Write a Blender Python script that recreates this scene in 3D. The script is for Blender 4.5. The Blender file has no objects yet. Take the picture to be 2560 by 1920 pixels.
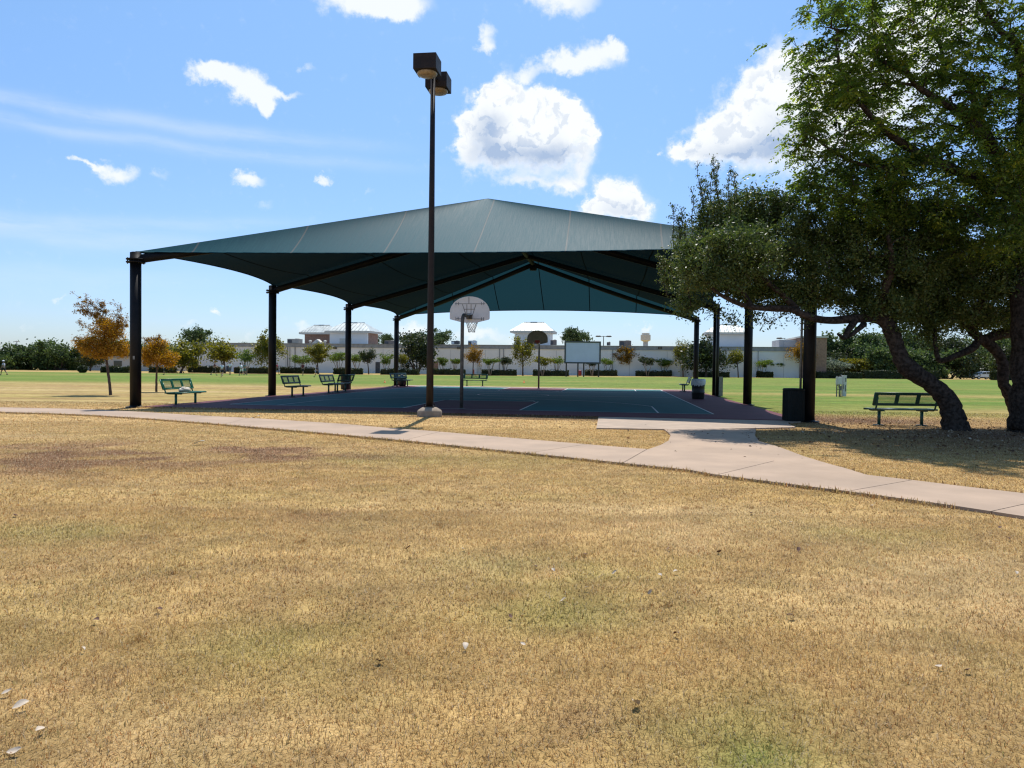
import bpy, bmesh, math, random
import numpy as np
from mathutils import Vector, Matrix
rng = np.random.default_rng(7); random.seed(7)
PI = math.pi
S = bpy.context.scene
COL = S.collection

# ------------------------------------------------------------------ camera model (used to survey the place)
FPX, HCAM, PITCH, ROLL = 1849.0, 1.4766, -0.02308, 0.01265
def ray(x, y):
    a, b = x-1280, y-960
    cr, sr = math.cos(ROLL), math.sin(ROLL)
    X, Y = cr*a+sr*b, -sr*a+cr*b
    c, s = math.cos(PITCH), math.sin(PITCH)
    d = (X/FPX, 1.0, -Y/FPX)
    return np.array([d[0], d[1]*c-d[2]*s, d[1]*s+d[2]*c])
def sst(a, b, x):
    t = np.clip((np.asarray(x, float)-a)/(b-a), 0, 1); return t*t*(3-2*t)
def gz(x, y):                       # the far end of the field dips a little on the left
    return sst(60, 130, y)*np.interp(x, [-60, 60], [-.35, .10])
def A(x, y, D):
    d = ray(x, y); t = D/d[1]
    return np.array([d[0]*t, D, HCAM+d[2]*t])
def G(x, y):                        # ground point seen at a survey pixel
    d = ray(x, y); lo, hi = .5, 400.
    for _ in range(60):
        m = (lo+hi)/2
        if HCAM+d[2]*m > gz(d[0]*m, d[1]*m): lo = m
        else: hi = m
    return np.array([d[0]*lo, d[1]*lo, float(gz(d[0]*lo, d[1]*lo))])
TH = -0.135                         # court and shade structure axes
EX = np.array([math.cos(TH), math.sin(TH), 0]); EY = np.array([-math.sin(TH), math.cos(TH), 0])
O0 = np.array([-12.27, 24.10, 0])
def CT(u, w, z=0.): return O0+EX*u+EY*w+np.array([0, 0, z])
WID, SP = 21.005, 9.763

# ------------------------------------------------------------------ noise for survey colours
def vn(x, y, seed=0):
    x = np.asarray(x, float); y = np.asarray(y, float)
    ix, iy = np.floor(x), np.floor(y); fx, fy = x-ix, y-iy
    fx = fx*fx*(3-2*fx); fy = fy*fy*(3-2*fy)
    def h(a, b):
        v = np.sin(a*127.1+b*311.7+seed*74.7)*43758.5453
        return v-np.floor(v)
    return (h(ix, iy)*(1-fx)+h(ix+1, iy)*fx)*(1-fy)+(h(ix, iy+1)*(1-fx)+h(ix+1, iy+1)*fx)*fy
def fbm(x, y, seed=0, o=4):
    r = 0; a = .5; t = 0
    for i in range(o):
        r = r+a*vn(x*2**i, y*2**i, seed+i*13); t += a; a *= .5
    return r/t

# ------------------------------------------------------------------ mesh helpers
class MB:
    def __init__(s): s.v = []; s.f = []; s.m = []; s.sm = []
    def add(s, vs, fs, mi=0, smooth=False):
        o = len(s.v); s.v += [tuple(map(float, p)) for p in vs]
        for f in fs: s.f.append(tuple(i+o for i in f)); s.m.append(mi); s.sm.append(smooth)
    def box(s, c, d, mi=0, rz=0, rx=0, ry=0):
        R = Matrix.Rotation(rz, 3, 'Z') @ Matrix.Rotation(ry, 3, 'Y') @ Matrix.Rotation(rx, 3, 'X')
        vs = []
        for k in range(8):
            p = Vector(((k & 1)-.5, ((k >> 1) & 1)-.5, ((k >> 2) & 1)-.5))
            vs.append(Vector(c)+R @ Vector((p.x*d[0], p.y*d[1], p.z*d[2])))
        s.add(vs, [(0, 2, 3, 1), (4, 5, 7, 6), (0, 1, 5, 4), (2, 6, 7, 3), (0, 4, 6, 2), (1, 3, 7, 5)], mi)
    def tube(s, pts, rad, n=10, mi=0, cap=True, smooth=True, ov=1.0):
        pts = [Vector(p) for p in pts]
        if not hasattr(rad, '__len__'): rad = [rad]*len(pts)
        vs = []; fs = []
        prev = None
        for i, p in enumerate(pts):
            t = (pts[min(i+1, len(pts)-1)]-pts[max(i-1, 0)]).normalized()
            if prev is None:
                a = Vector((1, 0, 0)) if abs(t.x) < .9 else Vector((0, 1, 0))
                b = t.cross(a).normalized()
            else:
                b = (prev-t*prev.dot(t)).normalized()
            prev = b; c = t.cross(b)
            for k in range(n):
                an = 2*PI*k/n
                vs.append(p+(b*math.cos(an)+c*math.sin(an))*rad[i])
        for i in range(len(pts)-1):
            for k in range(n):
                k2 = (k+1) % n
                fs.append((i*n+k, i*n+k2, (i+1)*n+k2, (i+1)*n+k))
        s.add(vs, fs, mi, smooth)
        if cap:
            o = len(s.v)-len(vs)
            s.f.append(tuple(o+k for k in reversed(range(n)))); s.m.append(mi); s.sm.append(False)
            q = o+(len(pts)-1)*n
            s.f.append(tuple(q+k for k in range(n))); s.m.append(mi); s.sm.append(False)
    def lathe(s, prof, c=(0, 0, 0), n=24, mi=0, smooth=True, sq=None):
        vs = []; fs = []
        for (r, z) in prof:
            for k in range(n):
                a = 2*PI*k/n; q = 1.
                if sq: q = 1/(abs(math.cos(a))**sq+abs(math.sin(a))**sq)**(1/sq)
                vs.append((c[0]+r*q*math.cos(a), c[1]+r*q*math.sin(a), c[2]+z))
        for i in range(len(prof)-1):
            for k in range(n):
                k2 = (k+1) % n; fs.append((i*n+k, i*n+k2, (i+1)*n+k2, (i+1)*n+k))
        o = len(s.v); s.add(vs, fs, mi, smooth)
        for q, rev in ((o, True), (o+(len(prof)-1)*n, False)):
            f = [q+k for k in range(n)]
            if rev: f.reverse()
            s.f.append(tuple(f)); s.m.append(mi); s.sm.append(False)
    def prism(s, poly, ext, mi=0):
        n = len(poly); e = Vector(ext)
        vs = [Vector(p) for p in poly]+[Vector(p)+e for p in poly]
        s.add(vs, [tuple(reversed(range(n))), tuple(range(n, 2*n))]+[(k, (k+1) % n, n+(k+1) % n, n+k) for k in range(n)], mi)
    def quad(s, a, b, c, d, mi=0): s.add([a, b, c, d], [(0, 1, 2, 3)], mi)

def link(name, me, parent=None):
    o = bpy.data.objects.new(name, me); COL.objects.link(o)
    if parent is not None: o.parent = parent
    return o
def mesh(mb, mats, bevel=0):
    me = bpy.data.meshes.new('m'); me.from_pydata(mb.v, [], mb.f)
    for m in mats: me.materials.append(m)
    me.polygons.foreach_set('material_index', mb.m); me.polygons.foreach_set('use_smooth', mb.sm)
    me.update()
    bm = bmesh.new(); bm.from_mesh(me)
    bmesh.ops.recalc_face_normals(bm, faces=bm.faces); bm.to_mesh(me); bm.free()
    return me
def obj(name, mb, mats, parent=None, bevel=0):
    if not isinstance(mats, (list, tuple)): mats = [mats]
    me = mesh(mb, mats); o = link(name, me, parent)
    if bevel:
        b = o.modifiers.new('b', 'BEVEL'); b.width = bevel; b.segments = 2; b.limit_method = 'ANGLE'; b.angle_limit = math.radians(50)
    return o
def tag(o, label, cat, group=None, kind=None):
    o['label'] = label; o['category'] = cat
    if group: o['group'] = group
    if kind: o['kind'] = kind
    return o
def thing(name, label, cat, loc=(0, 0, 0), rz=0, group=None):
    o = bpy.data.objects.new(name, None); COL.objects.link(o)
    o.empty_display_size = .2
    o.location = tuple(map(float, loc)); o.rotation_euler = (0, 0, rz)
    return tag(o, label, cat, group)
def struct(name, mb, mats):
    o = obj(name, mb, mats) if isinstance(mb, MB) else link(name, mb)
    o['kind'] = 'structure'; return o
def dup(root, label, loc, rz, group=None):
    def rec(o, p):
        c = o.copy(); COL.objects.link(c)
        if p is not None: c.parent = p
        for k in o.children: rec(k, c)
        return c
    r = rec(root, None); r.location = tuple(map(float, loc)); r.rotation_euler = (0, 0, rz); r['label'] = label
    if group: r['group'] = group
    return r
def npmesh(V, F, mats, face_attr=None, pt_col=None, smooth=False):
    V = np.asarray(V, np.float32); F = np.asarray(F, np.int32)
    me = bpy.data.meshes.new('m'); n, k = F.shape
    me.vertices.add(len(V)); me.vertices.foreach_set('co', V.ravel())
    me.loops.add(n*k); me.loops.foreach_set('vertex_index', F.ravel())
    me.polygons.add(n); me.polygons.foreach_set('loop_start', np.arange(0, n*k, k, dtype=np.int32))
    try: me.polygons.foreach_set('loop_total', np.full(n, k, np.int32))
    except Exception: pass
    me.polygons.foreach_set('use_smooth', np.full(n, smooth))
    for m in mats: me.materials.append(m)
    me.update(calc_edges=True)
    if face_attr is not None:
        a = me.attributes.new('rnd', 'FLOAT', 'FACE'); a.data.foreach_set('value', np.asarray(face_attr, np.float32))
    if pt_col is not None:
        a = me.attributes.new('col', 'FLOAT_COLOR', 'POINT')
        c = np.ones((len(V), 4), np.float32); c[:, :3] = pt_col; a.data.foreach_set('color', c.ravel())
    return me

# ------------------------------------------------------------------ materials
def newmat(name):
    m = bpy.data.materials.new(name); m.use_nodes = True
    nt = m.node_tree; nt.nodes.clear()
    out = nt.nodes.new('ShaderNodeOutputMaterial')
    return m, nt, out
def N(nt, t, **kw):
    n = nt.nodes.new(t)
    for k, v in kw.items():
        if k in n.inputs.keys() if isinstance(k, str) else False: n.inputs[k].default_value = v
        else: setattr(n, k, v)
    return n
def mixc(nt, fac, a, b, mode='MIX'):
    n = nt.nodes.new('ShaderNodeMix'); n.data_type = 'RGBA'; n.blend_type = mode
    for sock, v in ((n.inputs[0], fac), (n.inputs[6], a), (n.inputs[7], b)):
        if hasattr(v, 'is_linked') or hasattr(v, 'links'): nt.links.new(v, sock)
        elif isinstance(v, (int, float)): sock.default_value = v
        else: sock.default_value = (*v, 1)
    return n.outputs[2]
def math_(nt, op, a, b=0., c=0., clamp=False):
    n = nt.nodes.new('ShaderNodeMath'); n.operation = op; n.use_clamp = clamp
    for s, v in zip(n.inputs, (a, b, c)):
        if hasattr(v, 'links'): nt.links.new(v, s)
        else: s.default_value = v
    return n.outputs[0]
def noise(nt, vec, scale, detail=4, rough=.55):
    n = nt.nodes.new('ShaderNodeTexNoise'); n.inputs['Scale'].default_value = scale
    n.inputs['Detail'].default_value = detail; n.inputs['Roughness'].default_value = rough
    if vec is not None: nt.links.new(vec, n.inputs['Vector'])
    return n
def ramp(nt, fac, lo, hi):
    n = nt.nodes.new('ShaderNodeMapRange'); n.inputs[1].default_value = lo; n.inputs[2].default_value = hi
    n.interpolation_type = 'SMOOTHSTEP'
    nt.links.new(fac, n.inputs[0]); return n.outputs[0]
def mat(name, col, rough=.6, var=.18, scale=6., bump=0., bscale=40., metal=0., spec=.5, dirt=None, dirt_amt=.0, vec='Object'):
    m, nt, out = newmat(name); L = nt.links
    p = nt.nodes.new('ShaderNodeBsdfPrincipled'); L.new(p.outputs[0], out.inputs[0])
    tc = nt.nodes.new('ShaderNodeTexCoord'); v = tc.outputs[vec]
    n1 = noise(nt, v, scale)
    c = mixc(nt, ramp(nt, n1.outputs[0], .3, .7), [x*(1-var) for x in col], [min(x*(1+var), 1) for x in col])
    if dirt:
        n2 = noise(nt, v, scale*.35, 6, .65)
        c = mixc(nt, math_(nt, 'MULTIPLY', ramp(nt, n2.outputs[0], .5, .72), dirt_amt), c, dirt)
    L.new(c, p.inputs['Base Color'])
    p.inputs['Metallic'].default_value = metal; p.inputs['Specular IOR Level'].default_value = spec
    rn = math_(nt, 'MULTIPLY_ADD', n1.outputs[0], .25, rough-.12); L.new(rn, p.inputs['Roughness'])
    if bump:
        b = nt.nodes.new('ShaderNodeBump'); b.inputs['Strength'].default_value = bump; b.inputs['Distance'].default_value = .02
        L.new(noise(nt, v, bscale, 5, .65).outputs[0], b.inputs['Height']); L.new(b.outputs[0], p.inputs['Normal'])
    return m
def leafmat(name, cols, trans=.35, rough=.45, spec=.4, nscale=1.2, tv=1.7):
    """colour by a per-leaf random attribute plus large clumps of lighter and darker growth"""
    m, nt, out = newmat(name); L = nt.links
    at = nt.nodes.new('ShaderNodeAttribute'); at.attribute_name = 'rnd'
    cr = nt.nodes.new('ShaderNodeValToRGB'); e = cr.color_ramp.elements
    for i, c in enumerate(cols):
        if i < 2: el = e[i]; el.position = i/(len(cols)-1)
        else: el = e.new(i/(len(cols)-1))
        el.color = (*c, 1)
    for i, el in enumerate(sorted(e, key=lambda q: q.position)): el.color = (*cols[i], 1)
    tc = nt.nodes.new('ShaderNodeTexCoord')
    nz = noise(nt, tc.outputs['Object'], nscale, 3)
    f = math_(nt, 'ADD', math_(nt, 'MULTIPLY', at.outputs['Fac'], .65), math_(nt, 'MULTIPLY', ramp(nt, nz.outputs[0], .3, .7), .35))
    L.new(f, cr.inputs[0])
    p = nt.nodes.new('ShaderNodeBsdfPrincipled'); p.inputs['Roughness'].default_value = rough; p.inputs['Specular IOR Level'].default_value = spec
    t = nt.nodes.new('ShaderNodeBsdfTranslucent')
    L.new(cr.outputs[0], p.inputs['Base Color'])
    hs = nt.nodes.new('ShaderNodeHueSaturation'); hs.inputs['Value'].default_value = tv; hs.inputs['Saturation'].default_value = 1.1
    L.new(cr.outputs[0], hs.inputs['Color']); L.new(hs.outputs[0], t.inputs[0])
    mx = nt.nodes.new('ShaderNodeMixShader'); mx.inputs[0].default_value = trans
    L.new(p.outputs[0], mx.inputs[1]); L.new(t.outputs[0], mx.inputs[2]); L.new(mx.outputs[0], out.inputs[0])
    return m
def perfmat(name, col, axes, period=.026, hole=.40):
    """coated steel sheet punched with a staggered grid of round holes"""
    m, nt, out = newmat(name); L = nt.links
    p = nt.nodes.new('ShaderNodeBsdfPrincipled'); p.inputs['Base Color'].default_value = (*col, 1); p.inputs['Roughness'].default_value = .38
    tr = nt.nodes.new('ShaderNodeBsdfTransparent'); mx = nt.nodes.new('ShaderNodeMixShader')
    tc = nt.nodes.new('ShaderNodeTexCoord'); sp = nt.nodes.new('ShaderNodeSeparateXYZ'); L.new(tc.outputs['Object'], sp.inputs[0])
    a = math_(nt, 'DIVIDE', sp.outputs[axes[0]], period); b = math_(nt, 'DIVIDE', sp.outputs[axes[1]], period)
    a = math_(nt, 'ADD', a, math_(nt, 'MULTIPLY', math_(nt, 'FLOOR', b), .5))
    fa = math_(nt, 'SUBTRACT', math_(nt, 'FRACT', a), .5); fb = math_(nt, 'SUBTRACT', math_(nt, 'FRACT', b), .5)
    d = math_(nt, 'SQRT', math_(nt, 'ADD', math_(nt, 'MULTIPLY', fa, fa), math_(nt, 'MULTIPLY', fb, fb)))
    L.new(math_(nt, 'LESS_THAN', d, hole), mx.inputs[0]); L.new(p.outputs[0], mx.inputs[1]); L.new(tr.outputs[0], mx.inputs[2]); L.new(mx.outputs[0], out.inputs[0])
    return m

M = {}
M['post'] = mat('post_paint', (.009, .009, .010), .5, .3, 3, .05, 30, spec=.2, dirt=(.030, .020, .016), dirt_amt=.3)
M['beam'] = mat('beam_paint', (.008, .008, .009), .55, .3, 3, spec=.15)
M['bronze'] = mat('bronze_paint', (.022, .016, .014), .55, .25, 4, spec=.25, dirt=(.06, .045, .036), dirt_amt=.3)
M['galv'] = mat('galvanised_steel', (.20, .20, .19), .45, .2, 9, .04, 60, metal=.5)
M['hoop_pole'] = mat('weathered_steel', (.11, .10, .085), .55, .3, 8, .05, 50, metal=.3, dirt=(.12, .07, .04), dirt_amt=.5)
M['board'] = mat('board_white', (.84, .84, .84), .45, .04, 4, dirt=(.62, .60, .57), dirt_amt=.35)
M['board_line'] = mat('board_line', (.22, .21, .20), .6, .2, 9)
M['board_shade'] = mat('board_olive_shaded', (.20, .20, .155), .5, .12, 5, dirt=(.14, .13, .10), dirt_amt=.4)  # olive-grey with the far board's shade put into the colour
M['rim'] = mat('rim_red', (.28, .035, .018), .45, .2, 9)
M['net'] = mat('net_cord', (.55, .54, .52), .8, .15, 20)
M['concrete'] = mat('concrete', (.42, .36, .30), .85, .14, 2.5, .25, 55, dirt=(.30, .25, .21), dirt_amt=.35)
M['pad'] = mat('pad_concrete', (.40, .305, .225), .85, .12, 2.2, .2, 60, dirt=(.28, .225, .175), dirt_amt=.4)
M['pedestal'] = mat('pedestal_concrete', (.34, .27, .20), .9, .2, 5, .4, 40, dirt=(.26, .18, .11), dirt_amt=.7)
M['lens'] = mat('lamp_lens', (.26, .20, .13), .3, .2, 14, .15, 60)
M['green'] = mat('bench_green_sunlit', (.010, .125, .072), .4, .2, 6, .05, 40)  # bench paint lightened for the one bench in the sun
M['shadegreen'] = mat('bench_green_shaded', (.010, .062, .044), .4, .2, 6, .05, 40)  # same bench paint, darkened for the benches in shade
M['seatperf'] = perfmat('perforated_seat_sunlit', (.010, .125, .072), (0, 1)); M['backperf'] = perfmat('perforated_back_sunlit', (.010, .125, .072), (0, 2))
M['shadeseatperf'] = perfmat('perforated_seat_shaded', (.010, .062, .044), (0, 1)); M['shadebackperf'] = perfmat('perforated_back_shaded', (.010, .062, .044), (0, 2))  # shaded copies of the same punched sheet
M['black'] = mat('black_plastic', (.012, .012, .013), .45, .25, 8, .05, 40)
M['binblack'] = mat('bin_coating', (.010, .014, .014), .6, .25, 8, .1, 40, spec=.2)
M['liner'] = mat('liner_film', (.50, .54, .58), .35, .15, 14, .5, 18)
M['white_steel'] = mat('white_cabinet', (.62, .62, .60), .5, .1, 8, dirt=(.35, .30, .25), dirt_amt=.5)
M['screen'] = mat('screen_white', (.58, .59, .74), .7, .04, .6)
M['wood_dark'] = mat('dark_timber', (.06, .042, .032), .7, .3, 5)
M['wall'] = mat('tilt_wall', (.84, .80, .75), .85, .05, .25, .1, 8, dirt=(.70, .65, .60), dirt_amt=.4)
M['wall_grey'] = mat('grey_wall', (.52, .50, .48), .85, .07, .4)
M['coping'] = mat('coping_metal', (.30, .29, .28), .5, .15, 1.5, metal=.2)
M['brickred'] = mat('red_brick', (.34, .20, .14), .9, .2, 3, .2, 20)
M['metal_roof'] = mat('metal_roof', (.40, .44, .43), .5, .15, .8, metal=.15)
M['trim'] = mat('cream_trim', (.62, .58, .50), .7, .08, 2)
M['hvac'] = mat('hvac_beige', (.40, .36, .30), .6, .12, 2); M['hvac_dark'] = mat('hvac_dark', (.07, .07, .075), .6, .2, 2); M['hvac_red'] = mat('hvac_brown', (.22, .17, .14), .6, .2, 2)
M['hvac_light'] = mat('hvac_light', (.55, .60, .62), .5, .1, 2)
M['red'] = mat('red_paint', (.30, .03, .035), .5, .2, 5); M['dkred'] = mat('dark_red_paint', (.14, .03, .035), .5, .2, 5)
M['orange'] = mat('cone_orange', (.75, .20, .03), .5, .1, 8)
M['bark'] = mat('oak_bark', (.052, .041, .034), .95, .55, 13, 1.0, 22, spec=.03, dirt=(.018, .015, .013), dirt_amt=.7)
M['bark2'] = mat('grey_bark', (.12, .085, .07), .95, .3, 9, .6, 26, spec=.1)
M['twig'] = mat('twig_bark', (.055, .04, .034), .95, .25, 12, spec=.1)
M['crepebark'] = mat('crepe_bark', (.30, .23, .18), .8, .25, 3)
M['car_paint'] = mat('silver_paint', (.62, .63, .66), .25, .04, 2, metal=.3); M['glass'] = mat('dark_glass', (.02, .025, .03), .1, .1, 2, spec=.8); M['tyre'] = mat('tyre', (.02, .02, .02), .8, .2, 9); M['chrome'] = mat('alloy', (.5, .5, .5), .3, .1, 4, metal=.8)
M['paper'] = mat('paper_white', (.78, .76, .72), .7, .06, 9)
M['cream_bag'] = mat('bag_cream', (.55, .50, .42), .7, .15, 12, .3, 20)
M['leaf_pale'] = mat('dry_leaf_pale', (.52, .42, .31), .7, .2, 30); M['leaf_brown'] = mat('dry_leaf_brown', (.11, .05, .028), .8, .3, 30)
M['hill'] = mat('hill_scrub', (.10, .125, .105), .95, .25, .02)

LF = {}
LF['oak'] = leafmat('live_oak_leaf', [(.026, .043, .014), (.058, .092, .023), (.10, .142, .034), (.19, .19, .058)], .32, .46, .4, 1.0, 1.4)
LF['elm'] = leafmat('elm_leaf', [(.030, .054, .014), (.070, .114, .024), (.135, .19, .032), (.36, .37, .05)], .52, .42, .4, .9, 1.55)
LF['orange'] = leafmat('orange_leaf', [(.10, .105, .022), (.27, .15, .020), (.40, .205, .024), (.50, .32, .05)], .42, .5, .3, 2.0)
LF['rust'] = leafmat('rust_leaf', [(.10, .07, .018), (.20, .11, .02), (.28, .15, .022), (.33, .22, .04)], .35, .5, .3, .7)
LF['yellowgreen'] = leafmat('yellow_green_leaf', [(.06, .065, .012), (.12, .12, .018), (.19, .175, .024), (.26, .21, .035)], .35, .5, .3, .6)
LF['green'] = leafmat('bright_green_leaf', [(.045, .07, .014), (.085, .13, .02), (.13, .18, .028), (.18, .22, .04)], .35, .5, .3, .7)
LF['dark'] = leafmat('dark_green_leaf', [(.016, .022, .010), (.030, .042, .014), (.05, .066, .02), (.085, .10, .028)], .25, .5, .35, .5)
LF['far'] = leafmat('far_leaf', [(.030, .048, .022), (.052, .080, .032), (.075, .11, .042), (.11, .15, .055)], .3, .6, .2, .25)
LF['hedge'] = leafmat('hedge_leaf', [(.014, .020, .008), (.026, .036, .012), (.044, .056, .016), (.085, .095, .03)], .2, .5, .3, .8)
LF['wood'] = leafmat('woodland_leaf', [(.034, .052, .022), (.062, .092, .032), (.095, .138, .042), (.15, .19, .055)], .3, .55, .25, .35)
LF['olive'] = leafmat('greyish_leaf', [(.06, .08, .05), (.10, .13, .09), (.15, .18, .13), (.2, .22, .15)], .3, .6, .2, .5)

# ------------------------------------------------------------------ lawn colour survey
def inpoly(x, y, P):
    x = np.asarray(x); y = np.asarray(y); r = np.zeros(x.shape, bool); n = len(P); j = n-1
    for i in range(n):
        xi, yi, xj, yj = P[i][0], P[i][1], P[j][0], P[j][1]
        c = ((yi > y) != (yj > y)) & (x < (xj-xi)*(y-yi)/((yj-yi) if abs(yj-yi) > 1e-9 else 1e-9)+xi)
        r ^= c; j = i
    return r
def blob(x, y, c, rx, ry): return np.exp(-(((x-c[0])/rx)**2+((y-c[1])/ry)**2))
C_TAN = np.array([.468, .322, .136]); C_GOLD = np.array([.48, .318, .124]); C_STRAW = np.array([.585, .435, .228])
C_GRN = np.array([.150, .225, .040]); C_OLIVE = np.array([.34, .30, .085]); C_BRN = np.array([.27, .158, .088]); C_DIRT_SHADE = np.array([.40, .27, .165])
def lerp(a, b, t): t = np.clip(t, 0, 1)[..., None]; return a*(1-t)+b*t
GREENS = [((1390, 1530), .5, .4, .45), ((1895, 1895), .22, .14, .9), ((1760, 1800), .45, .25, .35), ((330, 1035), 2.2, .6, .9), ((700, 1600), .6, .6, .25), ((2150, 1330), .8, .5, .3), ((1050, 1150), 2.0, .8, .25), ((1350, 1420), .9, .5, .3), ((150, 1330), .7, .4, .35)]
BROWNS = [((180, 1130), 3.2, 1.5, 1.1), ((620, 1118), 1.8, .9, 1.3), ((740, 1140), 1.4, .6, 1.1), ((420, 1140), 2.6, 1.0, .9), ((60, 1165), 2.6, 1.1, .8), ((950, 1205), .8, .4, .45), ((1450, 1165), .8, .3, .5), ((760, 1290), .7, .4, .35), ((1500, 1790), .35, .2, .45)]
DRYS = [((1750, 1280), 1.6, .5, .6), ((1250, 1410), .9, .4, .3), ((1900, 1330), 1.8, .7, .5), ((2330, 1480), .9, .6, .5), ((500, 1840), .6, .3, .35), ((2450, 1420), 1.0, .6, .5), ((40, 1090), 1.5, .6, .4)]
GRB = [(G(*p), a, b, k) for p, a, b, k in GREENS]; BRB = [(G(*p), a, b, k) for p, a, b, k in BROWNS]; DRB = [(G(*p), a, b, k) for p, a, b, k in DRYS]
def lawn(x, y):
    x = np.asarray(x, float); y = np.asarray(y, float)
    u = (x-O0[0])*EX[0]+(y-O0[1])*EX[1]; w = (x-O0[0])*EY[0]+(y-O0[1])*EY[1]
    n1 = fbm(x*.35, y*.5, 1); n2 = fbm(x*1.3, y*1.6, 5); n3 = fbm(x*.12, y*.3, 9); n4 = fbm(x*4, y*4, 21, 2)
    c = lerp(np.broadcast_to(C_TAN, x.shape+(3,)), C_GOLD, sst(.4, .65, n1))
    c = lerp(c, C_STRAW, sst(.55, .8, n2)*.30); c = lerp(c, C_BRN*np.array([1.25, 1.2, 1.1]), sst(.58, .74, fbm(x*3.6, y*3.6, 91, 3))*.40)
    c = lerp(c, C_OLIVE, sst(.50, .75, fbm(x*1.6, y*1.8, 33))*.26)
    c = c*.6+C_TAN*.4; nb = sst(.38, .62, fbm(x*1.1, y*1.5, 71, 4))
    for p, a, b, k in BRB: c = lerp(c, C_BRN, blob(x, y, p, a, b)*k*(.10+.95*nb))
    for p, a, b, k in DRB: c = lerp(c, C_STRAW, blob(x, y, p, a, b)*k*(.4+1.1*n2))
    for p, a, b, k in GRB: c = lerp(c, C_GRN, blob(x, y, p, a, b)*k*sst(.25, .6, n4*.5+n2*.5))
    # strip between path and court: paler
    st = sst(17, 18.5, y)*(1-sst(23.5, 25, y))*(1-sst(4, 7, x))
    c = lerp(c, C_STRAW*np.array([1.0, .93, .82]), st*.55)
    # far field and right-hand field
    side = sst(6.0, 9.5, x-(y-24)*.13)
    streak = fbm(x*.05, y*.55, 41)
    gl = sst(46, 58, y+6*(n3-.5))
    gr = sst(22.5, 26.5, y+3*(n1-.5))
    g = gl*(1-side)+gr*side
    tanband = np.maximum(blob(x, y, (28, 46), 26, 3.0)*.5, blob(x, y, (22, 27), 9, 3.5)*.8)
    tanband = np.maximum(tanband, blob(x, y, (-45, 92), 26, 3.)*.5)
    tanband = np.maximum(tanband, blob(x, y, (0, 78), 60, 1.6)*.15)
    g = g*(1-tanband*side-tanband*(1-side)*sst(70, 80, y))
    gc = lerp(np.broadcast_to(C_GRN*np.array([.95, .9, .95]), x.shape+(3,)), C_OLIVE*.9, sst(.45, .8, streak)*.55)
    gc = lerp(gc, C_GRN*np.array([.7, .95, .8]), sst(.5, .8, fbm(x*.25, y*.9, 57))*.5)
    left = (1-sst(-9, -6, x-(y-24)*.13))*sst(24, 28, y)*(1-gl)
    tl = lerp(np.broadcast_to(C_TAN*np.array([.86, .88, .9]), x.shape+(3,)), C_STRAW*.9, sst(.5, .72, streak)*.7)
    tl = lerp(tl, C_OLIVE, .22+.3*sst(.45, .7, n1)); tl = lerp(tl, C_BRN, sst(.55, .75, fbm(x*.07, y*.8, 63))*.55)
    c = lerp(c, tl, left)
    c = lerp(c, gc, g)
    # bare earth under the oaks and round the court, with tree shade painted in
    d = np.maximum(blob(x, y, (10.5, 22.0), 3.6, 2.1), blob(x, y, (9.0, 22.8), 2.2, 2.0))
    d = np.maximum(d, np.maximum(blob(x, y, (12.5, 17.6), 5.4, 2.8), blob(x, y, (13.5, 15.2), 6.2, 2.3))*.98)  # spread over the ground where the crowns' shadow falls
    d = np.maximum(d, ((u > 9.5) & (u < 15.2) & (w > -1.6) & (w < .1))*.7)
    c = lerp(c, C_DIRT_SHADE*np.array([.44, .38, .36]), d*sst(.2, .5, n2+d*.4))  # earth tone darkened further to deepen the shade
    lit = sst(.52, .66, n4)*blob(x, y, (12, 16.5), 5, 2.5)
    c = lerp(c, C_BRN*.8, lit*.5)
    # dry verge in front of the hedges
    ed = sst(126, 131, y-(x+20)*.12)
    c = lerp(c, C_TAN, ed*.8)
    return c*(.80+.22*n4+.20*vn(x*11, y*11, 17))[..., None]

# ------------------------------------------------------------------ ground
def grow_axis(a, b, step, lim, k=1.18):
    r = list(np.arange(a, b, step)); s = step
    while r[-1] < lim: s *= k; r.append(r[-1]+s)
    return r
xs = grow_axis(0, 26, .3, 1600); xs = np.array(sorted(set([-v for v in xs]+xs)))
ys = grow_axis(1.5, 40, .25, 1700, 1.05); ys = np.array([-300, -80, -20, -5, -1, .5]+ys)
XX, YY = np.meshgrid(xs, ys); ZZ = gz(XX, YY)
nx, ny = len(xs), len(ys)
idx = np.arange(nx*ny).reshape(ny, nx)
FF = np.stack([idx[:-1, :-1], idx[:-1, 1:], idx[1:, 1:], idx[1:, :-1]], -1).reshape(-1, 4)
mg, nt, out = newmat('lawn_ground'); L = nt.links
p = nt.nodes.new('ShaderNodeBsdfPrincipled'); p.inputs['Roughness'].default_value = .95; p.inputs['Specular IOR Level'].default_value = .1
at = nt.nodes.new('ShaderNodeAttribute'); at.attribute_name = 'col'
tc = nt.nodes.new('ShaderNodeTexCoord')
nA = noise(nt, tc.outputs['Object'], 3.0, 8, .7); nB = noise(nt, tc.outputs['Object'], 55., 4, .7)
mp = nt.nodes.new('ShaderNodeMapping'); mp.inputs['Scale'].default_value = (.35, 1.2, 1); L.new(tc.outputs['Object'], mp.inputs[0])
nC = noise(nt, mp.outputs[0], 1.0, 9, .75)
c1 = mixc(nt, 1., at.outputs['Color'], mixc(nt, ramp(nt, nA.outputs[0], .25, .75), (.72, .70, .68), (1.25, 1.25, 1.25)), 'MULTIPLY')
c2 = mixc(nt, 1., c1, mixc(nt, ramp(nt, nB.outputs[0], .3, .72), (.78, .74, .70), (1.2, 1.2, 1.2)), 'MULTIPLY')
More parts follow.
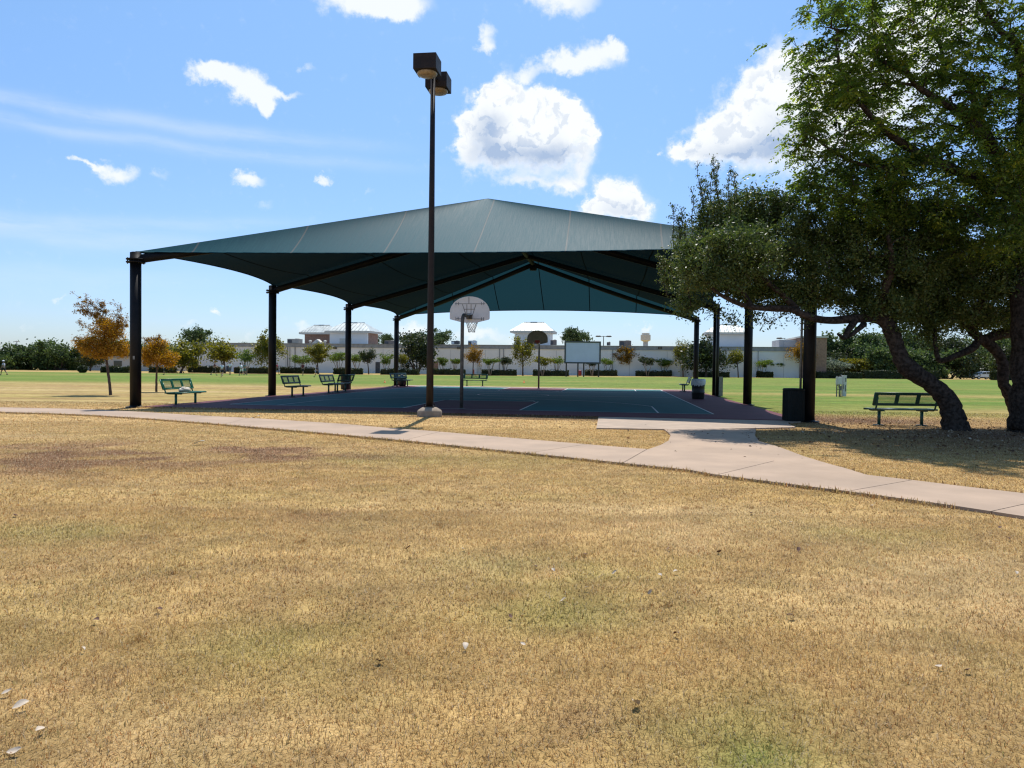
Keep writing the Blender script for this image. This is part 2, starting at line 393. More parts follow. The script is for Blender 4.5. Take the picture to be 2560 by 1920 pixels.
c3 = mixc(nt, 1., c2, mixc(nt, ramp(nt, nC.outputs[0], .3, .7), (.78, .78, .76), (1.18, 1.18, 1.18)), 'MULTIPLY')
L.new(c3, p.inputs['Base Color'])
b = nt.nodes.new('ShaderNodeBump'); b.inputs['Strength'].default_value = .7; b.inputs['Distance'].default_value = .03
L.new(math_(nt, 'ADD', nB.outputs[0], nA.outputs[0]), b.inputs['Height']); L.new(b.outputs[0], p.inputs['Normal'])
L.new(p.outputs[0], out.inputs[0])
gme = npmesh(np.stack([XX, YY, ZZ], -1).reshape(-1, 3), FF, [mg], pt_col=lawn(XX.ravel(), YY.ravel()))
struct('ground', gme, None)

# ------------------------------------------------------------------ paths
far_px = [(-500, 1016), (-250, 1019), (0, 1021), (117, 1023), (233, 1026), (365, 1033), (505, 1042), (645, 1049), (860, 1063), (957, 1072), (1078, 1081), (1249, 1096), (1467, 1115), (1618, 1127.5)]
far_px2 = [(2104, 1173), (2167, 1193), (2283, 1206.5), (2419, 1223.5), (2560, 1240), (2900, 1281)]
near_px = [(-500, 1030), (-250, 1031), (0, 1033), (117, 1036), (233, 1041), (365, 1049), (505, 1060), (645, 1072), (860, 1091), (1047, 1109), (1319, 1137.5), (1521, 1159), (1720, 1180), (1793, 1193), (2003, 1220), (2120, 1235), (2361, 1268), (2560, 1299), (2900, 1352)]
junc_px = [(1618, 1127.5), (1650, 1116), (1669, 1105), (1675, 1091), (1669, 1083), (1657, 1075)]
juncr_px = [(1890, 1075), (1888, 1092), (1899, 1106), (1949, 1121), (2011, 1145), (2052, 1158), (2104, 1173)]
g2 = lambda P: [G(*q)[:2] for q in P]
FARP, FARP2, NEARP, JL, JR = g2(far_px), g2(far_px2), g2(near_px), g2(junc_px), g2(juncr_px)
for P_l in (FARP2, NEARP):      # the path runs on beyond the picture to the right
    dv_ = (P_l[-1]-P_l[-2])/np.linalg.norm(P_l[-1]-P_l[-2]); P_l.append(P_l[-1]+dv_*5); P_l.append(P_l[-1]+dv_*9+np.array([0, -.6]))
farall = FARP+FARP2
PATH_POLY = farall+NEARP[::-1]
JUNC_POLY = JL+JR+[FARP[-1]]
padpx = [(1496, 1046), (1968, 1060), (1990, 1071), (1720, 1077), (1490, 1073)]
pA, pB, pC_, pD, pE = g2(padpx)
PAD_POLY = [CT(15.0, -.12)[:2], CT(20.9, -.12)[:2], pB, pC_, pD, pE]
def ptdir(poly, t):
    """point at arclength t of a polyline"""
    for a, b in zip(poly[:-1], poly[1:]):
        l = np.linalg.norm(b-a)
        if t <= l: return a+(b-a)*t/l
        t -= l
    return poly[-1]
def proj_t(poly, q):
    best = (1e9, 0); acc = 0
    for a, b in zip(poly[:-1], poly[1:]):
        l = np.linalg.norm(b-a); s = np.clip(np.dot(q-a, b-a)/l/l, 0, 1); d = np.linalg.norm(a+(b-a)*s-q)
        if d < best[0]: best = (d, acc+s*l)
        acc += l
    return best[1]
def sub(poly, t0, t1):
    r = [ptdir(poly, t0)]; acc = 0
    for a, b in zip(poly[:-1], poly[1:]):
        acc += np.linalg.norm(b-a)
        if t0+.02 < acc < t1-.02: r.append(b)
    return r+[ptdir(poly, t1)]
joints = [((-250, 1031), (-250, 1019)), ((194, 1038.5), (240, 1026.5)), ((560, 1064.5), (620, 1048)), ((1011, 1105), (1100, 1083)), ((1319, 1137.5), (1467, 1115)), ((1556, 1163), (1618, 1127.5)), ((1793, 1193), (1966, 1150)), ((2120, 1235), (2279, 1206.5)), ((2480, 1286), (2640, 1250))]
jt = [(proj_t(NEARP, G(*a)[:2]), proj_t(farall, G(*b_)[:2])) for a, b_ in joints]
tl = lambda P: sum(np.linalg.norm(b-a) for a, b in zip(P[:-1], P[1:]))
bounds = [(0., 0.)]+jt+[(tl(NEARP), tl(farall))]
ZP = .035
mb = MB(); gap = .007
def slab(poly, z=ZP, mb=mb):
    if sum(poly[i][0]*poly[(i+1) % len(poly)][1]-poly[(i+1) % len(poly)][0]*poly[i][1] for i in range(len(poly))) < 0: poly = poly[::-1]
    mb.prism([(q[0], q[1], -.06) for q in poly], (0, 0, z+.06))
for (n0, f0), (n1, f1) in zip(bounds[:-1], bounds[1:]):
    slab(sub(NEARP, n0+gap, n1-gap)+sub(farall, f0+gap, f1-gap)[::-1])
m_path = mat('path_concrete', (.395, .284, .198), .88, .12, .9, .25, 60, dirt=(.30, .215, .145), dirt_amt=.55)
struct('path', mb, m_path)
mb = MB()
inset = lambda P, s: [q+(np.mean(P, 0)-q)/np.linalg.norm(np.mean(P, 0)-q)*s for q in P]
slab(inset(JL+JR, .02), ZP-.004, mb)
struct('path_junction', mb, m_path)
mb = MB(); slab(inset(PAD_POLY, .01), ZP-.002, mb)
struct('concrete_pad', mb, M['pad'])

# ------------------------------------------------------------------ basketball court (painted slab, flush sheets 4 mm apart)
def paint(name, col, wear=.025, var=.10):
    m, nt, out = newmat(name); L = nt.links
    p = nt.nodes.new('ShaderNodeBsdfPrincipled'); p.inputs['Roughness'].default_value = .75; p.inputs['Specular IOR Level'].default_value = .15
    tc = nt.nodes.new('ShaderNodeTexCoord'); v = tc.outputs['Object']
    a = noise(nt, v, .6, 6, .65); b = noise(nt, v, 60, 3, .7)
    c = mixc(nt, ramp(nt, a.outputs[0], .35, .68), [q*(1-var) for q in col], [q*(1+var) for q in col])
    c = mixc(nt, math_(nt, 'MULTIPLY', ramp(nt, b.outputs[0], .62, .75), wear), c, (.30, .28, .26))
    L.new(c, p.inputs['Base Color']); L.new(p.outputs[0], out.inputs[0]); return m
m_mar = paint('court_maroon', (.125, .040, .048)); m_teal = paint('court_teal', (.018, .112, .115)); m_line = paint('court_line', (.62, .62, .60), .05)
CW = [(.35, -.12), (20.9, -.12), (20.9, 28.6), (.35, 28.6)]
COURT_POLY = [CT(*q)[:2] for q in CW]
court = bpy.data.objects.new('basketball_court', None); COL.objects.link(court); court['kind'] = 'structure'
mb = MB(); slab(COURT_POLY, .05, mb); obj('border_paving', mb, m_mar, court)
ZC = .05
def flat(mb, P, z): mb.add([(q[0], q[1], z) for q in P], [tuple(range(len(P)))])
def rectc(mb, u0, w0, u1, w1, z): flat(mb, [CT(u0, w0), CT(u1, w0), CT(u1, w1), CT(u0, w1)], z)
def strip(mb, pts, wd, z):
    pts = [np.array(q, float) for q in pts]; Lq, Rq = [], []
    for i, q in enumerate(pts):
        t = pts[min(i+1, len(pts)-1)]-pts[max(i-1, 0)]; t = t/np.linalg.norm(t); n = np.array([-t[1], t[0]])*wd/2
        Lq.append(CT(*(q+n), z)); Rq.append(CT(*(q-n), z))
    for i in range(len(pts)-1): mb.quad(Rq[i], Rq[i+1], Lq[i+1], Lq[i])
mb = MB(); rectc(mb, 2.25, 1.85, 18.6, 28.1, ZC+.004); obj('playing_surface', mb, m_teal, court)
mb = MB(); rectc(mb, 8.45, 1.86, 12.4, 8.0, ZC+.008); obj('key', mb, m_mar, court)
mb = MB(); rectc(mb, 8.45, 22.0, 12.4, 28.09, ZC+.008); obj('key', mb, m_mar, court)
mb = MB(); lw = .06; z = ZC+.012
# boundary lines butt end to end at the corners
strip(mb, [(2.25, 1.85), (18.6, 1.85)], lw, z); strip(mb, [(2.25, 28.1), (18.6, 28.1)], lw, z)
strip(mb, [(2.25, 1.89), (2.25, 28.06)], lw, z); strip(mb, [(18.6, 1.89), (18.6, 28.06)], lw, z)
strip(mb, [(2.29, 15), (8.6, 15)], lw, z); strip(mb, [(12.25, 15), (18.56, 15)], lw, z)
strip(mb, [(10.425+1.8*math.cos(a), 15+1.8*math.sin(a)) for a in np.linspace(0, 2*PI, 49)], lw, z)
for w0, sg in ((1.85, 1), (28.1, -1)):
    strip(mb, [(8.45, w0+sg*.035), (8.45, w0+sg*6.1)], lw, z); strip(mb, [(12.4, w0+sg*.035), (12.4, w0+sg*6.1)], lw, z)
    strip(mb, [(8.42, w0+sg*6.14), (12.43, w0+sg*6.14)], lw, z)
    a0 = math.acos(6.45/6.75)
    arc = [(10.425+6.45, w0+sg*.04)]+[(10.425+6.75*math.cos(a), w0+sg*(2.1+6.75*math.sin(a))) for a in np.linspace(a0, PI-a0, 40)]+[(10.425-6.45, w0+sg*.04)]
    strip(mb, arc, lw, z)
    strip(mb, [(10.425+1.8*math.cos(a), w0+sg*(6.22+1.8*math.sin(a))) for a in np.linspace(.05, PI-.05, 24)], lw, z)
obj('court_line', mb, m_line, court)
mb = MB(); slab([CT(.35, 28.62)[:2], CT(20.9, 28.62)[:2], CT(20.9, 30.2)[:2], CT(.35, 30.2)[:2]], .045, mb); struct('concrete_strip', mb, M['pad'])

# ------------------------------------------------------------------ grass blades
def blocked(x, y):
    r = inpoly(x, y, PATH_POLY) | inpoly(x, y, JUNC_POLY+[]) | inpoly(x, y, PAD_POLY) | inpoly(x, y, COURT_POLY)
    return r | inpoly(x, y, JL+JR)
mgb, nt, out = newmat('grass_blade'); L = nt.links
at = nt.nodes.new('ShaderNodeAttribute'); at.attribute_name = 'col'
d = nt.nodes.new('ShaderNodeBsdfPrincipled'); d.inputs['Roughness'].default_value = .6; d.inputs['Specular IOR Level'].default_value = .25; L.new(at.outputs['Color'], d.inputs['Base Color'])
t = nt.nodes.new('ShaderNodeBsdfTranslucent'); L.new(at.outputs['Color'], t.inputs[0])
mx = nt.nodes.new('ShaderNodeMixShader'); mx.inputs[0].default_value = .52
L.new(d.outputs[0], mx.inputs[1]); L.new(t.outputs[0], mx.inputs[2]); L.new(mx.outputs[0], out.inputs[0])
def band(y0, y1, dens):
    k = .76; mrg = 2.0
    n = int(dens*((k*y1+mrg)+(k*y0+mrg))*(y1-y0))
    y = np.sqrt(rng.uniform(0, 1, n)*(y1*y1-y0*y0)+y0*y0)
    x = rng.uniform(-1, 1, n)*(k*y+mrg)
    return x, y
def blades(x, y, ln, wd, lean):
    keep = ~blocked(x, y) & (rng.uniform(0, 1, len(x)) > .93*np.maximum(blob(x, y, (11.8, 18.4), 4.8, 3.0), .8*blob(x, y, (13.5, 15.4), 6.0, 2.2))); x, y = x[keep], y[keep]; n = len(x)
    a = rng.uniform(0, 2*PI, n); sw = fbm(x*3, y*3, 77, 2)*4
    a = np.where(rng.uniform(0, 1, n) < .9, a, sw*PI)
    l = ln*rng.uniform(.5, 1.35, n)*(.85+.3*fbm(x*2.2, y*2.2, 88, 3)); le = np.clip(lean+rng.normal(0, .22, n), .15, .985)
    w = wd*rng.uniform(.6, 1.3, n)
    dx, dy = np.cos(a), np.sin(a); up = np.sqrt(1-le**2)
    z0 = gz(x, y)
    P = lambda f, le_: np.stack([x+dx*l*f*le_, y+dy*l*f*le_, z0+l*f*np.sqrt(1-np.clip(le_, 0, .99)**2)], -1)
    Sd = np.stack([-dy, dx, np.zeros(n)], -1)*(w/2)[:, None]
    b0 = P(0, le); m0 = P(.55, le*.72); tp = m0+np.stack([dx*l*.45*le, dy*l*.45*le, l*.45*up*rng.uniform(-.4, .8, n)], -1)
    V = np.stack([b0-Sd, b0+Sd, m0+Sd*.8, m0-Sd*.8, tp], 1).reshape(-1, 3)
    o = np.arange(n)[:, None]*5
    F = np.concatenate([o+[0, 1, 2], o+[0, 2, 3], o+[3, 2, 4]], 1).reshape(-1, 3)
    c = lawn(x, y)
    r = rng.uniform(0, 1, n)[:, None]
    c = c*rng.uniform(.78, 1.24, (n, 1))
    c = np.where(r < .13, c*.25+np.array([.68, .55, .36])*.75, c)
    c = np.where((r > .13) & (r < .22), c*np.array([.78, .52, .38]), c)
    c = np.where(r > .965, c*.4+np.array([.16, .2, .05])*.6, c)
    Cc = np.repeat(np.clip(c, 0, .9), 5, 0)
    return V, F, Cc
Vs, Fs, Cs = [], [], []; off = 0
for (y0, y1, dens, ln, wd, le) in ((2.2, 4.2, 7200, .034, .0030, .88), (4.2, 7.5, 4200, .033, .0044, .90), (7.5, 12, 1800, .030, .0075, .92), (12, 18, 800, .030, .011, .90), (18, 27, 280, .032, .018, .8)):
    V, F, Cc = blades(*band(y0, y1, dens), ln, wd, le)
    Vs.append(V); Fs.append(F+off); Cs.append(Cc); off += len(V)
# ragged taller tufts where mowing misses, along slab edges
ex_, ey_ = [], []
for P, sgn in ((NEARP, -1), (farall, 1)):
    T = tl(P); tt = rng.uniform(0, T, 9000)
    for t_ in tt:
        q = ptdir(P, t_); 
        if 8 < q[1] < 27 and abs(q[0]) < 17: ex_.append(q[0]+rng.normal(0, .035)); ey_.append(q[1]+sgn*abs(rng.normal(0, .05)))
for t_ in rng.uniform(.3, 15, 5000):
    q = CT(t_, -.16-abs(rng.normal(0, .12))); ex_.append(q[0]); ey_.append(q[1])
V, F, Cc = blades(np.array(ex_), np.array(ey_), .085, .010, .5); Vs.append(V); Fs.append(F+off); Cs.append(Cc); off += len(V)
# clumps standing proud of the sward
cx, cy = band(2.6, 9, .5); tx = np.repeat(cx, 45)+rng.normal(0, .022, len(cx)*45); ty = np.repeat(cy, 45)+rng.normal(0, .022, len(cx)*45)
V, F, Cc = blades(tx, ty, .042, .0036, .6); Vs.append(V); Fs.append(F+off); Cs.append(Cc*np.array([.90, .80, .70])); off += len(V)
go = link('dry_grass', npmesh(np.concatenate(Vs), np.concatenate(Fs), [mgb], pt_col=np.concatenate(Cs)))
tag(go, 'short dry tan grass of the lawn either side of the path', 'grass', kind='stuff')

# ------------------------------------------------------------------ shade structure
HP = 4.98
LC = [CT(0, SP*i) for i in range(4)]; RC = [CT(WID, SP*i) for i in range(4)]
ZR = 8.0; TA, TB = 6.22, 29.29-6.5
ridge = [CT(WID/2, t, ZR) for t in (TA, SP, 2*SP, TB)]
shade = thing('shade_structure', 'large hip roofed green fabric shade canopy on eight dark steel posts over the basketball court', 'shade canopy', CT(WID/2, SP*1.5))
iloc = -np.array(shade.location)
def sh(mbx): mbx.v = [tuple(np.array(q)+iloc) for q in mbx.v]; return mbx
for i in range(4):
    for side, cs in ((0, LC), (1, RC)):
        b = cs[i]; mb = MB()
        mb.tube([b+[0, 0, -.05], b+[0, 0, 4.74]], .172, 20)
        po = obj('post', sh(mb), M['post'], shade)
        mb = MB(); mb.lathe([(.172, 4.70), (.29, 4.70), (.29, 4.735), (.19, 4.74), (.19, 4.79), (.29, 4.795), (.29, 4.83), (.172, 4.835), (.172, 5.03), (.12, 5.05)], b, 20)
        for k in range(6):
            a = k*PI/3+.3; mb.tube([b+[.24*math.cos(a), .24*math.sin(a), 4.66], b+[.24*math.cos(a), .24*math.sin(a), 4.87]], .018, 6)
        obj('flange', sh(mb), M['beam'], po)
        mb = MB(); mb.lathe([(.30, -.02), (.30, .03), (.19, .035), (.175, .07)], b, 20); obj('base_collar', sh(mb), M['post'], po)
for i in range(4):
    for cs, sg in ((LC, 1), (RC, -1)):
        b = cs[i]; r = ridge[i]-np.array([0, 0, .26])
        dv = r-b; dv[2] = 0; dl = np.linalg.norm(dv); dv /= dl
        pts = [b+[0, 0, 4.70], b+[0, 0, 4.76], b+dv*.05+[0, 0, 4.80], b+dv*.16+[0, 0, 4.845]]; dip = .10 if i in (0, 3) else .02
        for k in np.linspace(.05, 1, 10): pts.append(b+dv*(dl*k)+[0, 0, 4.85+(r[2]-4.85)*(dl*k-.16)/(dl-.16)-dip*math.sin(PI*min(k*1.02, 1))])
        mb = MB(); mb.tube(pts, [.165, .16, .15, .145]+[.14]*10, 14); obj('rafter', sh(mb), M['beam'], shade)
mb = MB(); mb.tube([ridge[0]-[0, 0, .24], ridge[3]-[0, 0, .24]], .13, 14)
for r in (ridge[0], ridge[3]): mb.lathe([(.20, -.62), (.22, -.58), (.22, -.34), (.12, -.28)], r, 14)
obj('ridge_beam', sh(mb), M['beam'], shade)
# fabric: panels between cable-tensioned hems and the ridge
fv, ff = [], []
def hem(a, b, inn, dip, rise, n):
    r = []
    for s in np.linspace(0, 1, n+1):
        q = a+(b-a)*s; k = 4*s*(1-s); r.append(q+inn*dip*k+np.array([0, 0, rise*k]))
    return r
Z3 = np.array([0, 0, 5.06]); ZE = np.array([0, 0, 5.06])
def panel(H, R0, R1, nv=12, sag=.10):
    n = len(H)-1; o = len(fv)
    for j in range(nv+1):
        v = j/nv
        for i in range(n+1):
            s = i/n; q = H[i]*(1-v)+(R0*(1-s)+R1*s)*v
            q = q-np.array([0, 0, sag*4*s*(1-s)*4*v*(1-v)]); fv.append(q)
    for j in range(nv):
        for i in range(n): ff.append((o+j*(n+1)+i, o+j*(n+1)+i+1, o+(j+1)*(n+1)+i+1, o+(j+1)*(n+1)+i))
hems = []
H = hem(LC[0]+ZE, RC[0]+ZE, EY, 2.0, .20, 40); hems.append(H); panel(H, ridge[0], ridge[0], 14, .04)
H = hem(RC[3]+ZE, LC[3]+ZE, -EY, 2.0, .24, 40); hems.append(H); panel(H, ridge[3], ridge[3], 14, .1)
for i in range(3):
    H = hem(LC[i]+ZE, LC[i+1]+ZE, EX, .72, .04, 16); hems.append(H); panel(H, ridge[i], ridge[i+1])
    H = hem(RC[i]+ZE, RC[i+1]+ZE, -EX, .72, .04, 16); hems.append(H); panel(H, ridge[i], ridge[i+1])
mfab, nt, out = newmat('shade_cloth'); L = nt.links
p = nt.nodes.new('ShaderNodeBsdfPrincipled'); p.inputs['Roughness'].default_value = .36; p.inputs['Specular IOR Level'].default_value = .5
tc = nt.nodes.new('ShaderNodeTexCoord'); vr = nt.nodes.new('ShaderNodeVectorRotate'); vr.rotation_type = 'Z_AXIS'; vr.inputs['Angle'].default_value = -TH
L.new(tc.outputs['Object'], vr.inputs[0]); sp_ = nt.nodes.new('ShaderNodeSeparateXYZ'); L.new(vr.outputs[0], sp_.inputs[0])
mp = nt.nodes.new('ShaderNodeMapping'); mp.inputs['Scale'].default_value = (9, .5, .5); L.new(vr.outputs[0], mp.inputs[0])
wv = noise(nt, mp.outputs[0], 2.2, 6, .75); bl = noise(nt, tc.outputs['Object'], .35, 4)
seam = math_(nt, 'FRACT', math_(nt, 'DIVIDE', math_(nt, 'ADD', sp_.outputs[0], 100.4), 3.05))
sm = math_(nt, 'LESS_THAN', seam, .018)
col = mixc(nt, ramp(nt, wv.outputs[0], .25, .75), (.012, .086, .112), (.026, .118, .142))
col = mixc(nt, math_(nt, 'MULTIPLY', ramp(nt, bl.outputs[0], .4, .7), .35), col, (.028, .098, .120))
colS = mixc(nt, math_(nt, 'MULTIPLY', sm, .75), col, (.16, .17, .16))
geo = nt.nodes.new('ShaderNodeNewGeometry'); under = geo.outputs['Backfacing']   # cloth underside, its colour darkened and dulled to hold the shade
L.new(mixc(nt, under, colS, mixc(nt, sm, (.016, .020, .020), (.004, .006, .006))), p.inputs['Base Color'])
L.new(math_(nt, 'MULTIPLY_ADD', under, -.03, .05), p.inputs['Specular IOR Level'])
L.new(math_(nt, 'ADD', math_(nt, 'MULTIPLY_ADD', wv.outputs[0], .20, .44), math_(nt, 'MULTIPLY', under, .4)), p.inputs['Roughness'])
bp = nt.nodes.new('ShaderNodeBump'); bp.inputs['Strength'].default_value = .3; bp.inputs['Distance'].default_value = .01
L.new(math_(nt, 'ADD', wv.outputs[0], math_(nt, 'MULTIPLY', sm, 2.)), bp.inputs['Height']); L.new(bp.outputs[0], p.inputs['Normal'])
tl_ = nt.nodes.new('ShaderNodeBsdfTranslucent'); L.new(mixc(nt, sm, (.016, .066, .086), (.003, .005, .005)), tl_.inputs[0])
m1 = nt.nodes.new('ShaderNodeMixShader'); lw = nt.nodes.new('ShaderNodeLayerWeight'); lw.inputs['Blend'].default_value = .5
L.new(math_(nt, 'MULTIPLY_ADD', ramp(nt, lw.outputs['Facing'], .80, .40), .24, .04), m1.inputs[0]); L.new(p.outputs[0], m1.inputs[1]); L.new(tl_.outputs[0], m1.inputs[2])
L.new(m1.outputs[0], out.inputs[0])
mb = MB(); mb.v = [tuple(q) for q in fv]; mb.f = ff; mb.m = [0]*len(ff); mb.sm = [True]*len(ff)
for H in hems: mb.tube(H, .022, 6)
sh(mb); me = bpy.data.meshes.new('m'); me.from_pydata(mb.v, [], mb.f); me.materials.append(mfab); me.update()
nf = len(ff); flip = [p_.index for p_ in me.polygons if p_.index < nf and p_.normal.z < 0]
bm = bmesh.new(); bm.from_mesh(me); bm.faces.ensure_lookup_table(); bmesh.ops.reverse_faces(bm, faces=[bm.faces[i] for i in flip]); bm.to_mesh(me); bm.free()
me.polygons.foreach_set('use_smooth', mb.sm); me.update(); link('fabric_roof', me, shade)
# conduits on two of the right-hand posts
mb = MB(); q = RC[2]+np.array([-.06, -.21, 0]); mb.tube([q+[0, 0, .02], q+[0, 0, 4.6]], .022, 8)
obj('conduit', sh(mb), M['galv'], shade); mb = MB(); mb.box(RC[2]+np.array([.25, -.12, .55]), (.22, .16, 1.05)); obj('switch_box', sh(mb), M['galv'], shade)
mb = MB(); q = RC[0]+np.array([-.18, .16, 0]); mb.tube([q+[0, 0, .02], q+[0, 0, 4.6]], .035, 8); obj('conduit', sh(mb), M['galv'], shade)
mb = MB(); q = LC[0]+np.array([.03, -.174, 1.62]); mb.box(q, (.06, .012, .11)); obj('notice', sh(mb), M['galv'], shade)

# ------------------------------------------------------------------ lamp post
lb = G(1074, 1041); lp = thing('lamp_post', 'tall bronze lamp post with two box heads on a round concrete footing beside the court', 'lamp post', lb, TH)
mb = MB(); mb.lathe([(.36, -.05), (.36, .15), (.335, .19), (.22, .26), (.16, .275)], n=20); obj('footing', mb, M['pedestal'], lp, .01)
mb = MB(); mb.tube([(0, 0, .26), (0, 0, 2), (0, 0, 6), (0, 0, 10.02)], [.108, .10, .085, .066], 16)
mb.box((0, 0, .292), (.30, .30, .03))
for k in range(4): mb.tube([(.115*(1 if k & 1 else -1), .115*(1 if k & 2 else -1), .27), (.115*(1 if k & 1 else -1), .115*(1 if k & 2 else -1), .37)], .014, 6)
mb.box((.0, -.102, 1.0), (.09, .02, .18)); obj('pole', mb, M['bronze'], lp)
for sg in (-1, 1):
    mb = MB(); mb.box((0, sg*.19, 9.88), (.10, .30, .09)); obj('arm', mb, M['bronze'], lp)
    mb = MB(); x0, y0, z0, z1 = .325, sg*.665, 9.67, 10.12
    mb.box((0, y0, (z0+z1)/2+.012), (.65, .65, z1-z0-.02)); hd = obj('lamp_head', mb, M['bronze'], lp, .012)
    mb = MB(); mb.lathe([(.285, -.004), (.285, -.03), (.255, -.075), (.15, -.105), (.02, -.115)], (0, y0, z0+.02), 28); obj('lens', mb, M['lens'], hd)

# ------------------------------------------------------------------ basketball hoops
def hoop(label, base, rz, mats_board, back_lines, W=1.40):
    """local +y points from the pole to the board"""
    t = thing('basketball_hoop', label, 'basketball hoop', base, rz, 'basketball hoops at the ends of the court')
    mb = MB(); R = .30; zt = 3.16
    pts = [(0, 0, -.05), (0, 0, 1.5), (0, 0, zt-R)]+[(0, R-R*math.cos(a), zt-R+R*math.sin(a)) for a in np.linspace(.2, PI/2, 8)]+[(0, 1.16, zt)]
    mb.tube(pts, .060, 14); mb.lathe([(.11, -.01), (.11, .015), (.062, .03)], n=14)
    obj('pole', mb, M['hoop_pole'], t)
    yb = 1.24; zc = 2.96
    w2 = W/2; pr = [(-.24, 0), (.24, 0), (w2*.97, .11), (w2, .15), (w2, .36)]
    for a in np.linspace(0, PI, 25)[1:-1]: pr.append((w2*math.cos(a), .36+.56*math.sin(a)))
    pr += [(-w2, .36), (-w2, .15), (-w2*.97, .11)]
    mb = MB(); mb.prism([(q[0], yb, zc+q[1]) for q in pr], (0, .035, 0)); bd = obj('backboard', mb, mats_board, t, .006)
    mb = MB(); mb.box((0, yb-.045, zt), (.20, .088, .16)); mb.box((0, 1.14, zt), (.17, .08, .15)); obj('bracket', mb, M['hoop_pole'], t)
    if back_lines:
        mb = MB(); yy = yb-.006
        def ln(a, b, wd=.018): 
            a = Vector((a[0], yy, zc+a[1])); b = Vector((b[0], yy, zc+b[1])); c = (a+b)/2; d = b-a
            mb.box(c, (d.length, .012, wd), 0, 0, 0, -math.atan2(d.z, d.x))
        ln((-.53, .66), (.55, .66)); ln((-.03, .67), (-.03, .90)); ln((-.26, .64), (-.12, .25)); ln((.22, .64), (.10, .25)); ln((-.10, .64), (-.10, .32)); ln((.05, .64), (.05, .32))
        ln((-.20, .47), (.18, .47)); ln((-.12, .32), (.07, .32)); ln((-.50, .135), (-.16, .135)); ln((.14, .13), (.52, .13))
        for xx, zz in ((-.40, .66), (.42, .66), (-.49, .66), (.50, .66), (-.49, .14), (-.41, .14), (.42, .13), (.50, .13)): ln((xx, zz-.05), (xx, zz+.06), .015)
        obj('board_ribs', mb, M['board_line'], bd)
    else:
        mb = MB(); mb.box((0, yb+.04, zc+.16), (.30, .012, .20)); mb.box((0, yb+.044, zc+.10), (.16, .03, .12)); obj('mounting_plate', mb, M['rim'], bd)
    yr = yb+.035+.16+.228; zr = 3.05
    mb = MB(); mb.tube([(.228*math.cos(a), yr+.228*math.sin(a), zr) for a in np.linspace(0, 2*PI, 33)], .010, 8, cap=False)
    for sx in (-1, 1): mb.tube([(sx*.05, yb+.04, zr), (sx*.11, yr-.20, zr)], .010, 6)
    mb.box((0, yb+.05, zr-.02), (.14, .025, .12)); obj('rim', mb, M['rim'], t)
    mb = MB(); ns = 12; lv = 6
    rr = lambda k: .222-.10*min(1, k/lv*1.25); zz = lambda k: zr-.012-.40*k/lv
    for sgn in (1, -1):
        for s in range(ns):
            mb.tube([(rr(k)*math.cos((s+sgn*k*.5)*2*PI/ns), yr+rr(k)*math.sin((s+sgn*k*.5)*2*PI/ns)+.02*math.sin(k), zz(k)+.012*math.sin(s*2.1)) for k in range(lv+1)], .0055, 5)
    obj('net', mb, M['net'], t)
    return t
hb = G(1153.5, 1026); hb[2] = ZC
h1 = hoop('near basketball hoop seen from behind, white fan backboard on a bent steel pole', hb, TH, M['board'], True, 1.42)
fb = G(1346.5, 972.3); fb[2] = ZC
h2 = hoop('far basketball hoop facing the camera, shaded olive fan backboard with red rim', fb, TH+PI, M['board_shade'], False, 1.38)

